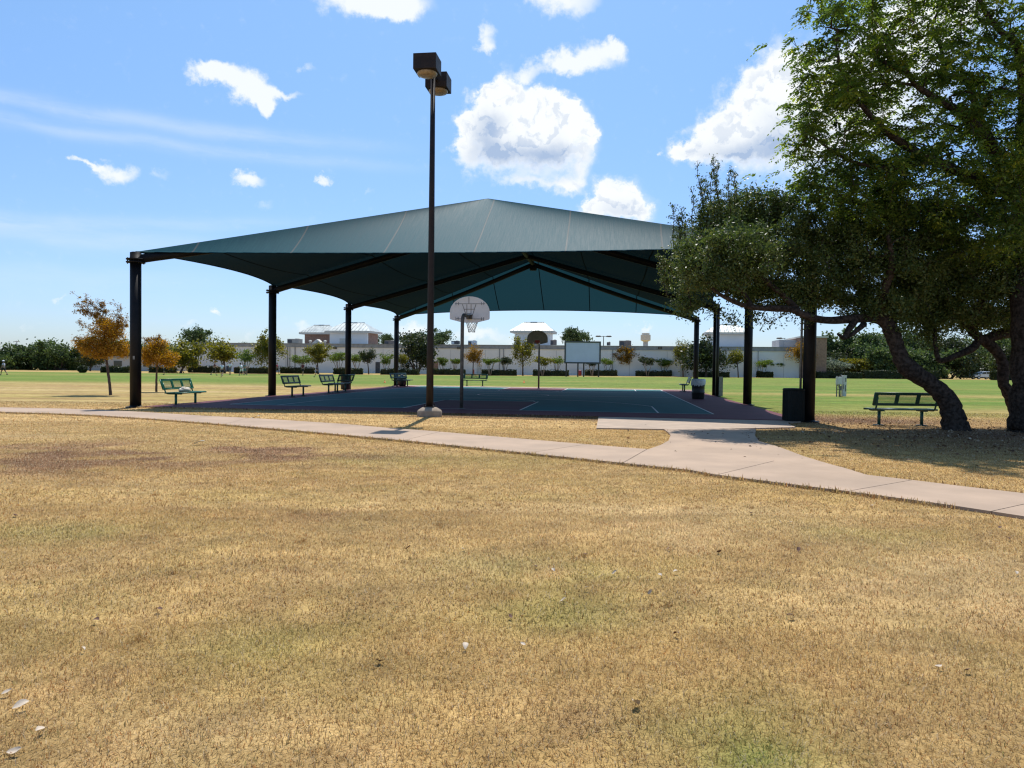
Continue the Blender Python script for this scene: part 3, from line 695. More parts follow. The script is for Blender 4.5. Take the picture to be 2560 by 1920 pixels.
# ------------------------------------------------------------------ benches
def bench(label, loc, rz, Ln=1.83, dark=True):  # dark picks the green deepened for benches in shade
    t = thing('park_bench', label, 'bench', loc, rz, 'perforated steel benches round the court')
    ms, mp_ = (M['shadegreen'], M['shadeseatperf']) if dark else (M['green'], M['seatperf'])
    mbp = M['shadebackperf'] if dark else M['backperf']
    h = Ln/2
    def panel_(mb, c, du, dv, nv, win):   # frame + bands (mat 0) with punched windows (mat 1); du along length, dv across
        wv_ = np.linalg.norm(dv)
        e = .035
        cuts = [-h, -h+.10]
        nwin = win; band_ = .10; ww = (Ln-.2-band_*(nwin-1))/nwin
        def q(a0, a1, b0, b1, mi):
            lo = c+du*a0+dv*b0; 
            P = [c+du*a0+dv*b0, c+du*a1+dv*b0, c+du*a1+dv*b1, c+du*a0+dv*b1]
            if mi == 1: mb.add(P, [(0, 1, 2, 3)], 1)
            else:
                mb.prism([p_-nv*.014 for p_ in P], nv*.028, 0)
        q(-h, h, -.5, -.5+.16, 0); q(-h, h, .5-.16, .5, 0)
        x = -h; q(x, x+.10, -.34, .34, 0); x += .10
        for k in range(nwin):
            q(x, x+ww, -.34, .34, 1); x += ww
            q(x, x+(band_ if k < nwin-1 else .10), -.34, .34, 0); x += band_
    X = np.array([1., 0, 0])
    mb = MB(); panel_(mb, np.array([0, .03, .455]), X, np.array([0, .42, .0]), np.array([0, 0, 1.]), 3)
    mb.tube([(-h, .24, .44), (h, .24, .44)], .025, 8); mb.tube([(-h, -.18, .445), (h, -.18, .445)], .022, 8)
    mb.box((-h+.32, .02, .415), (.10, .40, .05)); mb.box((h-.32, .02, .415), (.10, .40, .05))
    obj('seat', mb, [ms, mp_], t)
    mb = MB(); dv = np.array([0, -.11, .33]); nv = np.array([0, .33, .11])/math.hypot(.33, .11)
    panel_(mb, np.array([0, -.31, .735]), X, dv, nv, 3)
    top = np.array([0, -.31, .735])+dv*.5; bot = np.array([0, -.31, .735])-dv*.5
    for e in (top, bot): mb.tube([e-X*h, e+X*h], .020, 8)
    for sx in (-1, 1): mb.tube([top+X*h*sx, bot+X*h*sx], .020, 8)
    obj('backrest', mb, [ms, mbp], t)
    for sx in (-1, 1):
        x = sx*(h-.10)
        mb = MB(); pts = [(x, .10, .42), (x, -.08, .42), (x, -.16, .425), (x, -.215, .46), (x, -.245, .53), (x, -.27, .62), (x, -.32, .78)]
        mb.tube(pts, .024, 8); obj('back_support', mb, ms, t)
        x = sx*(h-.32)
        mb = MB(); mb.tube([(x, .02, 0), (x, .02, .42)], .042, 12); mb.lathe([(.15, 0), (.15, .016), (.05, .03)], (x, .02, 0), 14); obj('leg', mb, ms, t)
    return t
RZL = TH-PI/2     # faces +u (towards court from the left side)
b1 = bench('sunlit green bench with a cream bag on its seat, beside the corner post', (-11.42, 25.85, 0), RZL, 1.83, False)
b2 = bench('shaded green bench facing the court just behind the second post of the left row', (-9.62, 33.15, ZC), RZL)
dup(b2, 'shaded green bench facing the court just before the third left post', CT(1.35, 13.7, ZC), RZL)
dup(b2, 'bench turned away from the court, its backrest against the third post of the left row', CT(1.05, 15.6, ZC), RZL+PI-.1)
dup(b2, 'bench at the far left court corner with a black bag behind it', CT(1.25, 26.5, ZC), RZL-.35)
dup(b2, 'green bench beyond the far end of the court, behind the near hoop pole', G(1187, 965.5), TH+PI)
dup(b2, 'bench seen end-on at the far right corner of the court, next to the lined barrel', (11.05, 47.5, ZC), TH+PI/2)
b7 = bench('long shaded green bench under the leaning oak, seen from behind', (10.72, 20.35, 0), .02, 1.83)
# bag left on the first bench, and one on the ground
bm_ = MB()
def lump(mb, c, r, seed, n=14, mi=0):
    R_ = np.random.default_rng(seed); vs = []; fs = []
    for j in range(n+1):
        ph = PI*j/n
        for k in range(n):
            th = 2*PI*k/n; q = np.array([math.sin(ph)*math.cos(th), math.sin(ph)*math.sin(th), math.cos(ph)])
            s = 1+.22*math.sin(3*th+seed)*math.sin(2*ph)+R_.normal(0, .05)
            vs.append(np.array(c)+q*np.array(r)*s)
    for j in range(n):
        for k in range(n): fs.append((j*n+k, j*n+(k+1) % n, (j+1)*n+(k+1) % n, (j+1)*n+k))
    mb.add(vs, fs, mi, True)
mb = MB(); lump(mb, (0, 0, .06), (.10, .42, .085), 3); lump(mb, (.02, -.15, .10), (.07, .14, .07), 5)
o = obj('bag', mb, M['cream_bag']); o.location = (-11.42+.02, 25.75, .475); tag(o, 'crumpled cream bag lying on the sunlit green bench', 'bag')
mb = MB(); lump(mb, (0, 0, .36), (.30, .27, .38), 9)
lump(mb, (0, 0, .74), (.09, .09, .08), 4); o = obj('trash_bag', mb, M['black']); q = CT(1.0, 27.35); o.location = (q[0], q[1], ZC); tag(o, 'black full bag on the ground behind the far left corner bench', 'trash bag')

# ------------------------------------------------------------------ bins, cabinet
t = thing('trash_barrel', 'black barrel with a pale plastic liner folded over its rim', 'trash can', (*G(1745, 1000)[:2], ZC))
mb = MB(); mb.lathe([(.27, 0), (.285, .03), (.30, .30), (.315, .32), (.30, .34), (.30, .60), (.315, .62), (.30, .64), (.30, .92), (.31, .94), (.27, .94), (.26, .30)], n=28); obj('body', mb, M['black'], t)
mb = MB(); vs = []; fs = []; n = 40
R_ = np.random.default_rng(4)
prof = [(.255, .70), (.27, .93), (.30, .965), (.325, .94), (.335, .85), (.335, .75), (.325, .66)]
jit = R_.normal(0, .03, n)
for i, (r, z_) in enumerate(prof):
    for k in range(n): a = 2*PI*k/n; rr_ = r+.008*math.sin(7*a+i)+.006*math.sin(13*a); vs.append((rr_*math.cos(a), rr_*math.sin(a), z_+(jit[k] if i == len(prof)-1 else 0)))
for i in range(len(prof)-1):
    for k in range(n): fs.append((i*n+k, i*n+(k+1) % n, (i+1)*n+(k+1) % n, (i+1)*n+k))
mb.add(vs, fs, 0, True); obj('liner', mb, M['liner'], t)
t = thing('litter_bin', 'near-black flat topped litter bin standing against the near right post', 'trash can', (8.09, 21.22, 0))
mb = MB(); mb.lathe([(.25, .02), (.26, .05), (.26, .88), (.255, .91)], n=32, sq=4); 
for k in range(40):
    a = 2*PI*k/40; q = 1/(abs(math.cos(a))**4+abs(math.sin(a))**4)**.25; mb.box((.263*q*math.cos(a), .263*q*math.sin(a), .48), (.012, .012, .84))
obj('body', mb, M['binblack'], t)
mb = MB(); mb.lathe([(.23, .905), (.275, .91), (.275, .935), (.25, .965), (.05, .975)], n=32, sq=4); obj('lid', mb, M['binblack'], t)
t = thing('trash_can', 'small dark bin at the foot of the third post on the left', 'trash can', CT(.05, SP*2-.55, ZC))
mb = MB(); mb.lathe([(.24, 0), (.26, .04), (.27, .78), (.285, .80), (.285, .84), (.25, .84), (.24, .2)], n=24); obj('body', mb, M['black'], t)
t = thing('utility_cabinet', 'white electrical cabinet on posts with conduits, standing on the grass beyond the litter bin', 'electrical box', G(2101, 992), .1)
mb = MB()
for x in (-.20, -.04, .12): mb.box((x, .06, .60), (.05, .05, 1.2))
obj('frame', mb, M['galv'], t)
mb = MB(); mb.box((-.13, -.05, .92), (.30, .20, .44)); mb.box((-.13, -.16, .92), (.26, .012, .40)); obj('meter_box', mb, M['white_steel'], t, .01)
mb = MB(); mb.box((.19, -.03, .62), (.20, .18, 1.18)); mb.box((.19, -.03, 1.215), (.23, .21, .03)); ch = obj('tall_cabinet', mb, M['white_steel'], t, .008)
mb = MB(); mb.box((.235, -.125, .98), (.035, .012, .22)); mb.box((.235, -.125, .50), (.035, .012, .36)); mb.box((.12, -.125, .6), (.03, .012, .3)); obj('vent_slot', mb, M['black'], ch)
for pts, r in (([(-.15, -.06, .72), (-.15, -.08, .55), (-.08, -.08, .38), (-.05, -.07, 0)], .030), ([(-.20, -.05, .7), (-.27, -.05, .55), (-.26, -.05, .45), (-.12, -.08, .42)], .022), ([(-.06, -.1, 1.12), (-.05, -.12, 1.22), (-.05, -.12, 1.30)], .02)):
    mb = MB(); mb.tube(pts, r, 8); obj('conduit', mb, M['galv'], t)
mb = MB(); mb.box((-.02, -.08, .5), (.07, .08, .26)); obj('junction_box', mb, M['galv'], t)

# ------------------------------------------------------------------ projection screen
q0 = G(1417, 938.5); q1 = G(1497, 939.5); D_ = 130.0
a0 = A(1411, 880, D_); a1 = A(1502, 880, D_); cz = float(gz(9, 130))
cx_ = (a0+a1)/2; wS = a1[0]-a0[0]; zt = A(1456, 853, D_)[2]; zb = A(1456, 909, D_)[2]
t = thing('projection_screen', 'big white outdoor screen in a dark frame on four posts across the field', 'screen', (cx_[0], D_, cz), .0)
zt -= cz; zb -= cz
mb = MB(); mb.box((0, 0, (zt+zb)/2), (wS-.5, .08, zt-zb-.5)); obj('screen_panel', mb, M['screen'], t)
mb = MB(); fw = .26
mb.box((0, -.02, zt-fw/2), (wS, .2, fw)); mb.box((0, -.02, zb+fw/2), (wS, .2, fw)); mb.box((-wS/2+fw/2, -.02, (zt+zb)/2), (fw, .2, zt-zb-2*fw)); mb.box((wS/2-fw/2, -.02, (zt+zb)/2), (fw, .2, zt-zb-2*fw)); obj('frame', mb, M['hvac_dark'], t)
for x in (-.44*wS, -.12*wS, .04*wS, .45*wS):
    mb = MB(); mb.box((x, .22, zb/2+.6), (.22, .22, zb+1.2)); obj('post', mb, M['wood_dark'], t)

# ------------------------------------------------------------------ the long building
BL, BR = A(515, 900, 162.)[:2], A(2038, 900, 141.)[:2]
bx = np.array([BR[0]-BL[0], BR[1]-BL[1]]); BLEN = np.linalg.norm(bx); BANG = math.atan2(bx[1], bx[0])
bld = thing('school_building', 'long pale tilt-wall building with metal hip roof towers behind the row of hedges', 'building', (BL[0], BL[1], -.3), BANG)
def bpos(px, py, back=0.):          # building-local x and height for a survey pixel on its front (or set back)
    d = ray(px, py); n = np.array([-bx[1], bx[0]])/BLEN
    k = (np.dot(BL, n)+back)/(d[0]*n[0]+d[1]*n[1]); q = np.array([d[0]*k, d[1]*k])
    return np.dot(q-BL, bx/BLEN), HCAM+d[2]*k+.3
HB = 5.85+.3
xW0 = -2.; xW1 = BLEN-1.5
mb = MB(); mb.box(((xW0+xW1)/2, 15, HB/2-.5), (xW1-xW0, 30, HB+1)); obj('wall', mb, M['wall'], bld)
mb = MB(); mb.box(((xW0+xW1)/2, -.04, HB-.32), (xW1-xW0+.2, .14, .62)); mb.box(((xW0+xW1)/2, 15, HB+.05), (xW1-xW0+.4, 30.4, .10)); mb.box(((xW0+xW1)/2, -.10, HB-.66), (xW1-xW0+.2, .12, .10)); obj('parapet', mb, M['coping'], bld)
# recessed panel joints along the wall
mb = MB(); x = 4.
while x < xW1: mb = MB(); mb.box((x, -.012, HB/2-.6), (.06, .03, HB-.7)); x += 7.3; obj('panel_joint', mb, M['wall_grey'], bld)
for px in (719, 738, 725, 1249, 1259, 1531, 1862, 1895):
    x, _ = bpos(px, 900); mb = MB(); mb.box((x, -.12, HB/2-.5), (.16 if px not in (725, 1895) else .08, .16, HB-.4)); obj('downpipe', mb, M['coping'], bld)
for px in (838, 1148, 1650):
    x, z = bpos(px, 870); mb = MB(); mb.prism([(x-.38, -.02, z+.26), (x-.38, -.42, z+.26), (x-.38, -.22, z-.2), (x-.38, -.02, z-.2)], (.76, 0, 0)); l_ = obj('wall_light', mb, M['hvac_dark'], bld)
    mb = MB(); mb.box((x, -.345, z-.02), (.45, .02, .16), 0, 0, -.4); obj('lens', mb, M['lens'], l_)
for px0, px1, m_, tp in ((939, 950, 'hvac_dark', 905), (1082, 1096, 'brickred', 903), (1192, 1204, 'trim', 910), (1700, 1716, 'trim', 912), (566, 574, 'hvac_dark', 915)):
    x0, z1 = bpos(px0, tp); x1, _ = bpos(px1, tp); mb = MB(); mb.box(((x0+x1)/2, -.03, z1/2), (x1-x0, .08, z1)); dr = obj('door', mb, M[m_], bld)
    mb = MB(); mb.box((x1-.18, -.10, 1.3), (.08, .06, .25)); obj('handle', mb, M['galv'], dr)
# brick end block and stepped parapet
x0, z1 = bpos(2002, 844); x1, _ = bpos(2066, 844)
mb = MB(); mb.box(((x0+x1)/2, 6, z1/2-.5), (x1-x0, 13, z1+1)); eb = obj('brick_block', mb, M['brickred'], bld)
mb = MB(); mb.box(((x0+x1)/2, 6, z1+.12), (x1-x0+.5, 13.5, .3)); obj('coping', mb, M['trim'], eb)
x0, z1 = bpos(1948, 853, 4); x1, _ = bpos(2004, 853, 4)
mb = MB(); mb.box(((x0+x1)/2, 8, (z1+HB)/2), (x1-x0, 8, z1-HB+.6)); mb.box((x0+3, 3.8, HB+.6), (4.2, .3, 1.3)); obj('stepped_parapet', mb, M['wall_grey'], bld)
def tower(pxl, pxr, pxw0, pxw1, y_eave, y_ridge, back, brick, pxb=None):
    x0, ze = bpos(pxl, y_eave, back); x1, _ = bpos(pxr, y_eave, back); w0, _ = bpos(pxw0, 850, back); w1, _ = bpos(pxw1, 850, back)
    dp = (x1-x0)*.8; y0 = back; zr = bpos((pxl+pxr)/2, y_ridge, back+dp*.5)[1]
    mb = MB(); mb.box(((w0+w1)/2, y0+dp/2, (HB+ze)/2-.1), (w1-w0, dp-(x1-x0-w1+w0), ze-HB+.2)); tw = obj('roof_tower', mb, M['brickred' if brick else 'wall'], bld)
    if pxb:
        b0, _ = bpos(pxb, 850, back); mb = MB(); mb.box((b0+(w1-b0)/2+.06, y0+dp/2+.5, (HB+ze)/2-.1), (w1-b0, dp-(x1-x0-w1+w0)-.6, ze-HB+.15)); obj('brick_corner', mb, M['brickred'], tw)
        mb = MB(); mb.box(((w0+b0)/2, y0+(x1-x0-w1+w0)/2-.04, HB+.9), ((w1-w0)*.32, .1, 1.5)); obj('louvre', mb, M['trim'], tw)
    mb = MB(); mb.box(((x0+x1)/2, y0+dp/2, ze), (x1-x0, dp, .42)); obj('eave', mb, M['trim'], tw)
    z0 = ze+.22; rx = (x1-x0)*.24; cx = (x0+x1)/2; cy = y0+dp/2; zr = max(zr, z0+1.4)
    P = [(x0-.1, y0-.1, z0), (x1+.1, y0-.1, z0), (x1+.1, y0+dp+.1, z0), (x0-.1, y0+dp+.1, z0), (cx-rx, cy, zr), (cx+rx, cy, zr)]
    mb = MB(); mb.add(P, [(0, 1, 5, 4), (1, 2, 5), (2, 3, 4, 5), (3, 0, 4), (3, 2, 1, 0)])
    n = 12
    for k in range(1, n):     # standing seams
        xx = x0+(x1-x0)*k/n; t_ = 1.
        if xx < cx-rx: t_ = (xx-x0)/(cx-rx-x0)
        elif xx > cx+rx: t_ = (x1-xx)/(x1-cx-rx)
        a = Vector((xx, y0-.1, z0+.03)); b = Vector((xx, y0-.1+(cy-y0)*t_, z0+(zr-z0)*t_+.03)); mb.tube([a, b], .045, 4)
    mb.tube([(cx-rx, cy, zr+.02), (cx+rx, cy, zr+.02)], .09, 6); mb.box((cx, cy, zr+.04), (rx*.7, .3, .16))
    obj('hip_roof', mb, M['metal_roof'], tw)
tower(747, 832, 757, 822, 833, 813, 17, True)
tower(811, 924, 820, 914, 829, 807, 11, False, 901)
tower(1275, 1383, 1285, 1373, 829, 806, 10, False)
tower(1764, 1879, 1774, 1869, 833, 812, 8, False)
def rooftop(label, pl, pr, pt, back, m_, cap=None, name='rooftop_unit'):
    x0, z1 = bpos(pl, pt, back); x1, _ = bpos(pr, pt, back)
    c = Vector((BL[0], BL[1], 0))+Matrix.Rotation(BANG, 3, 'Z') @ Vector(((x0+x1)/2, back, 0))
    t = thing(name, label, 'roof unit', (c.x, c.y, HB-.3+.10), BANG, 'units on the flat roof'); w = x1-x0; h = z1-HB-.1
    h = max(h, .8)
    mb = MB(); mb.box((0, w*.35, h/2+.12), (w, w*.7, h-.12)); mb.box((0, w*.35, .06), (w*.9, w*.6, .12)); obj('casing', mb, M[m_], t, .04)
    mb = MB(); mb.box((-w*.28, -.03, h*.55), (w*.36, .08, h*.6)); obj('grille', mb, M['hvac_dark' if m_ != 'hvac_dark' else 'hvac_light'], t)
    mb = MB(); mb.lathe([(w*.16, h), (w*.18, h+.12), (w*.15, h+.16)], (w*.2, w*.35, 0), 14); obj('fan_shroud', mb, M['hvac'], t)
rooftop('beige roof unit with a dark left end, left of the smallest roof tower', 718, 747, 847.5, 5, 'hvac')
rooftop('brown and grey roof unit between the left towers and the dark round tree', 961, 986, 852, 6, 'hvac_red')
rooftop('dark roof unit with a pale panel left of the near hoop net', 1128, 1147, 853, 3, 'hvac_dark')
rooftop('pale blue-grey roof unit just right of the near hoop pole', 1170, 1190, 852, 8, 'hvac_light')
rooftop('brown roof unit at the right foot of the tower behind the far hoop', 1376, 1391, 850.5, 4, 'hvac_red')
rooftop('small brown roof unit right of the screen', 1517, 1526, 858, 4, 'hvac_red')
rooftop('wide brown roof unit above the orange tree right of the screen', 1548, 1578, 852, 7, 'hvac_red')
x0, z1 = bpos(792, 847, 6); c = Vector((BL[0], BL[1], 0))+Matrix.Rotation(BANG, 3, 'Z') @ Vector((x0, 6, 0))
t = thing('roof_vent', 'small white gabled vent in front of the brick roof tower', 'roof unit', (c.x, c.y, HB-.2), BANG)
mb = MB(); mb.prism([(-1.1, 0, 0), (1.1, 0, 0), (1.1, 0, .3), (0, 0, 1.15), (-1.1, 0, .3)], (0, 1.5, 0)); obj('housing', mb, M['trim'], t)
for dx in (-1.75, 1.75): mb = MB(); mb.lathe([(.22, 0), (.22, .55), (.36, .6), (.36, .8), (.1, .95)], (dx, .5, 0), 12); obj('cowl', mb, M['trim'], t)
# left low building behind the hedge, distant tower, car-park lamps
q = A(318, 912, 150.); t = thing('low_building', 'low grey building behind the hedge at the left, beneath the orange tree', 'building', (q[0]-6, 152, -.35), .02)
mb = MB(); mb.box((0, 5, 1.3), (26, 10, 2.9)); obj('wall', mb, M['wall_grey'], t)
mb = MB(); mb.box((0, 5, 2.85), (26.6, 10.6, .3)); obj('roof', mb, M['coping'], t)
for k in range(4): mb = MB(); mb.box((-9+k*6, -.03, 1.5), (1.6, .1, 1.1)); obj('window', mb, M['glass'], t)
q = A(1614, 850, 260.); t = thing('water_tower', 'white tower with a wider drum top rising far behind the roof, right of the screen', 'tower', (q[0], 260, 0))
zt_ = A(1614, 833, 260)[2]
mb = MB(); mb.lathe([(.95, 0), (.85, zt_-2.9)], n=16); obj('shaft', mb, M['trim'], t)
mb = MB(); mb.lathe([(.8, zt_-3.0), (1.75, zt_-2.5), (1.75, zt_-.6), (1.35, zt_-.55), (1.35, zt_), (.2, zt_+.05)], n=16, smooth=False); obj('drum', mb, M['trim'], t)
def parklamp(label, px, ptop, D, arms):
    q = A(px, ptop, D); t = thing('parking_lamp', label, 'lamp post', (q[0], D, 0))
    mb = MB(); mb.tube([(0, 0, 0), (0, 0, q[2])], [.16, .10], 8)
    for s in arms: mb.tube([(0, 0, q[2]-.1), (s*1.1, 0, q[2]-.1)], .07, 6)
    obj('pole', mb, M['bronze'], t)
    for s in arms: mb = MB(); mb.lathe([(.15, 0), (.75, .05), (.8, .25), (.5, .42)], (s*1.5, 0, q[2]-.3), 12); obj('lamp_head', mb, M['hvac_dark'], t)
parklamp('twin-headed car park lamp rising behind the roof right of the screen', 1509, 840, 210, (-1, 1))
parklamp('single-headed car park lamp behind the stepped roof end at the right', 1962.5, 845, 200, (-1,))
q = A(42, 852, 420); t = thing('utility_pole', 'thin utility pole with a cross arm far off above the left woods', 'pole', (q[0], 420, 0))
mb = MB(); mb.tube([(0, 0, 0), (0, 0, q[2])], .25, 6); mb.box((0, 0, q[2]-.4), (2.6, .2, .35)); obj('pole', mb, M['coping'], t)
# red bollards and railings along the wall
for px, pb, l_ in ((918, 933, 'dark red bollard left of the dark door'), (1184, 937, 'bright red bollard beside the small orange tree right of the hoop pole'), (1450, 939.5, 'wide red bollard between the posts of the screen'), (1581, 939.5, 'dark red bollard left of the hedge under the two small trees'), (1682, 941, 'dark red bollard at the right end of the hedge under the two small trees'), (1974, 944, 'red bollard beside the last square hedge near the building end'), (586, 932, 'dark red bollard at the left behind the running children')):
    q = G(px, pb); t = thing('bollard', l_, 'bollard', q, 0, 'red bollards along the wall')
    w = .30 if px == 1450 else .13
    mb = MB(); mb.lathe([(w, -.1), (w, .95), (w*.8, 1.04), (w*.3, 1.08)], n=12); obj('post', mb, M['red' if px in (1184, 1974, 1450) else 'dkred'], t)
    mb = MB(); mb.lathe([(w*1.02, .78), (w*1.02, .86)], n=12); obj('band', mb, M['dkred'], t)
def railing(label, x0, x1, yt, yb, col, slope=0):
    a = G(x0, yb); b = G(x1, yb); D = (a[1]+b[1])/2+2; a = A(x0, yb, D); b = A(x1, yb, D); zt = A((x0+x1)/2, yt, D)[2]; g = float(gz(a[0], D))
    w = b[0]-a[0]; h = max(zt-g, 1.0); t = thing('railing', label, 'railing', ((a[0]+b[0])/2, D, g), 0, 'step railings along the wall')
    for k in range(4): mb = MB(); xx = -w/2+w*k/3; mb.tube([(xx, 0, 0), (xx, 0, h-(slope*(3-k)/3 if slope else 0))], .045, 6); obj('post', mb, M[col], t)
    for f in (.38, .68, 1.):
        mb = MB(); mb.tube([(-w/2, 0, h*f-slope), (-w/6, 0, h*f), (w/2, 0, h*f)] if slope else [(-w/2, 0, h*f), (w/2, 0, h*f)], .04, 6); obj('rail', mb, M[col], t)
railing('red railing beside the dark round tree left of the far hoop', 1283, 1307, 917, 936, 'dkred')
railing('sloping red step railing behind the right posts of the screen', 1455, 1478, 921, 938, 'dkred', .5)
railing('sloping red step railing behind the orange tree right of the screen', 1557, 1583, 924, 939, 'dkred', .5)
railing('grey railing behind the hedge left of the third post', 766, 782, 913, 930, 'coping')
railing('grey railing in front of the wall behind the second post', 690, 706, 915, 931, 'coping')
railing('red railing half hidden by the hedge left of the screen', 1375, 1410, 920, 938, 'dkred', .4)

# ------------------------------------------------------------------ hedges and small trees along the far side
def cards(C, Sz, up=.0, elong=1.6, seed=None, flat=None):
    """leaf quads: centres C (n,3), sizes Sz (n,)"""
    n = len(C); d = rng.normal(0, 1, (n, 3))
    if flat is not None: d[:, 2] *= flat
    d[:, 2] += up
    d /= np.linalg.norm(d, axis=1)[:, None]
    s = np.cross(d, rng.normal(0, 1, (n, 3))); s /= np.linalg.norm(s, axis=1)[:, None]
    l = (Sz*elong/2)[:, None]; w = (Sz/2)[:, None]
    V = np.stack([C-d*l, C+s*w-d*l*.15, C+d*l, C-s*w-d*l*.15], 1).reshape(-1, 3)
    return V, np.arange(n*4).reshape(n, 4)
def hedge(label, x0, x1, yt, yb, rnd=False, D=None, mt='hedge', group='clipped hedges along the far side of the field'):
    q = G((x0+x1)/2, yb)
    if D: q = np.array([*A((x0+x1)/2, yb, D)[:2], 0]); q[2] = float(gz(q[0], q[1]))
    a = A(x0, yb, q[1]); b = A(x1, yb, q[1]); w = b[0]-a[0]; h = A((x0+x1)/2, yt, q[1])[2]-q[2]; dp = 1.5 if not rnd else w
    t = thing('round_shrub' if rnd else 'hedge', label, 'shrub' if rnd else 'hedge', q, 0, None if rnd else group)
    n = int(900*max(1, w*h/8)); n = min(n, 5200)
    if rnd:
        v = rng.normal(0, 1, (n, 3)); v /= np.linalg.norm(v, axis=1)[:, None]; C = v*np.array([w/2, w/2, h/2])*rng.uniform(.85, 1.02, (n, 1))+[0, 0, h/2]
        core = MB(); lump(core, (0, 0, h*.5), (w*.42, w*.42, h*.44), 3)
    else:
        f = rng.uniform(-1, 1, (n, 3)); k = rng.integers(0, 5, n)
        f[k == 0, 0] = 1; f[k == 1, 0] = -1; f[(k == 2), 1] = -1; f[(k == 3), 2] = 1; f[k == 4, 1] = -1
        C = np.sign(f)*np.abs(f)**.9*np.array([w/2, dp/2, h/2])+[0, 0, h/2]+rng.normal(0, .05, (n, 3))
        C[:, 2] = np.clip(C[:, 2]+.07*np.sin(C[:, 0]*1.7+q[0])+.05*np.sin(C[:, 0]*4.1), .02, None)
        core = MB(); core.box((0, 0, h*.47), (w*.97, dp*.9, h*.92))
    V, F = cards(C, rng.uniform(.10, .22, n)); 
    cv = np.array(core.v); tri = []
    for f_ in core.f: tri += [f_] if len(f_) == 4 else [f_]
    o = link('foliage', npmesh(V, F, [LF[mt]], rng.uniform(0, 1, n)), t)
    obj('inner_growth', core, LF[mt], t)
HEDGES = [(258, 322, 917, 932, 'hedge at the far left beneath the large orange tree'), (378, 437, 917, 932, 'hedge behind the smaller orange tree'), (474, 545, 916, 932, 'hedge behind the child in the dark shirt on the left'), (590, 672, 919, 934, 'hedge between the children and the second post'),
 (704, 784, 919, 934, 'hedge behind the walking child just right of the second post'), (836, 905, 921, 936, 'hedge behind the third post'), (954, 1046, 923.5, 937, 'hedge at the foot of the dark round tree by the fourth post'), (1085, 1162, 923, 937.5, 'hedge between the lamp post and the near hoop pole'),
 (1205, 1290, 925, 939, 'hedge behind the far-end bench'), (1334, 1420, 926, 940, 'hedge just right of the far hoop, left of the screen'), (1464, 1541, 926, 940, 'hedge at the right feet of the screen'), (1591, 1677, 927.5, 941, 'hedge under two small trees right of the screen'),
 (1735, 1820, 930, 943, 'hedge beneath the big dark conical tree at the right'), (1894, 1929, 930, 944, 'short rounded hedge right of the third right post'), (1937, 1968, 931, 944, 'short square hedge beside a red bollard'), (2037, 2150, 930, 946, 'long hedge behind the white electrical cabinet'), (2156, 2250, 927, 947, 'tall long hedge behind the bent oak trunk'), (2252, 2345, 928, 948, 'long hedge left of the parked car'), (2480, 2600, 929, 951, 'hedge right of the parked car at the right edge')]
for a, b, c, d, l_ in HEDGES: hedge(l_, a, b, c, d)
hedge('round clipped shrub at the far left edge of the field', 195, 217, 914, 932, True)

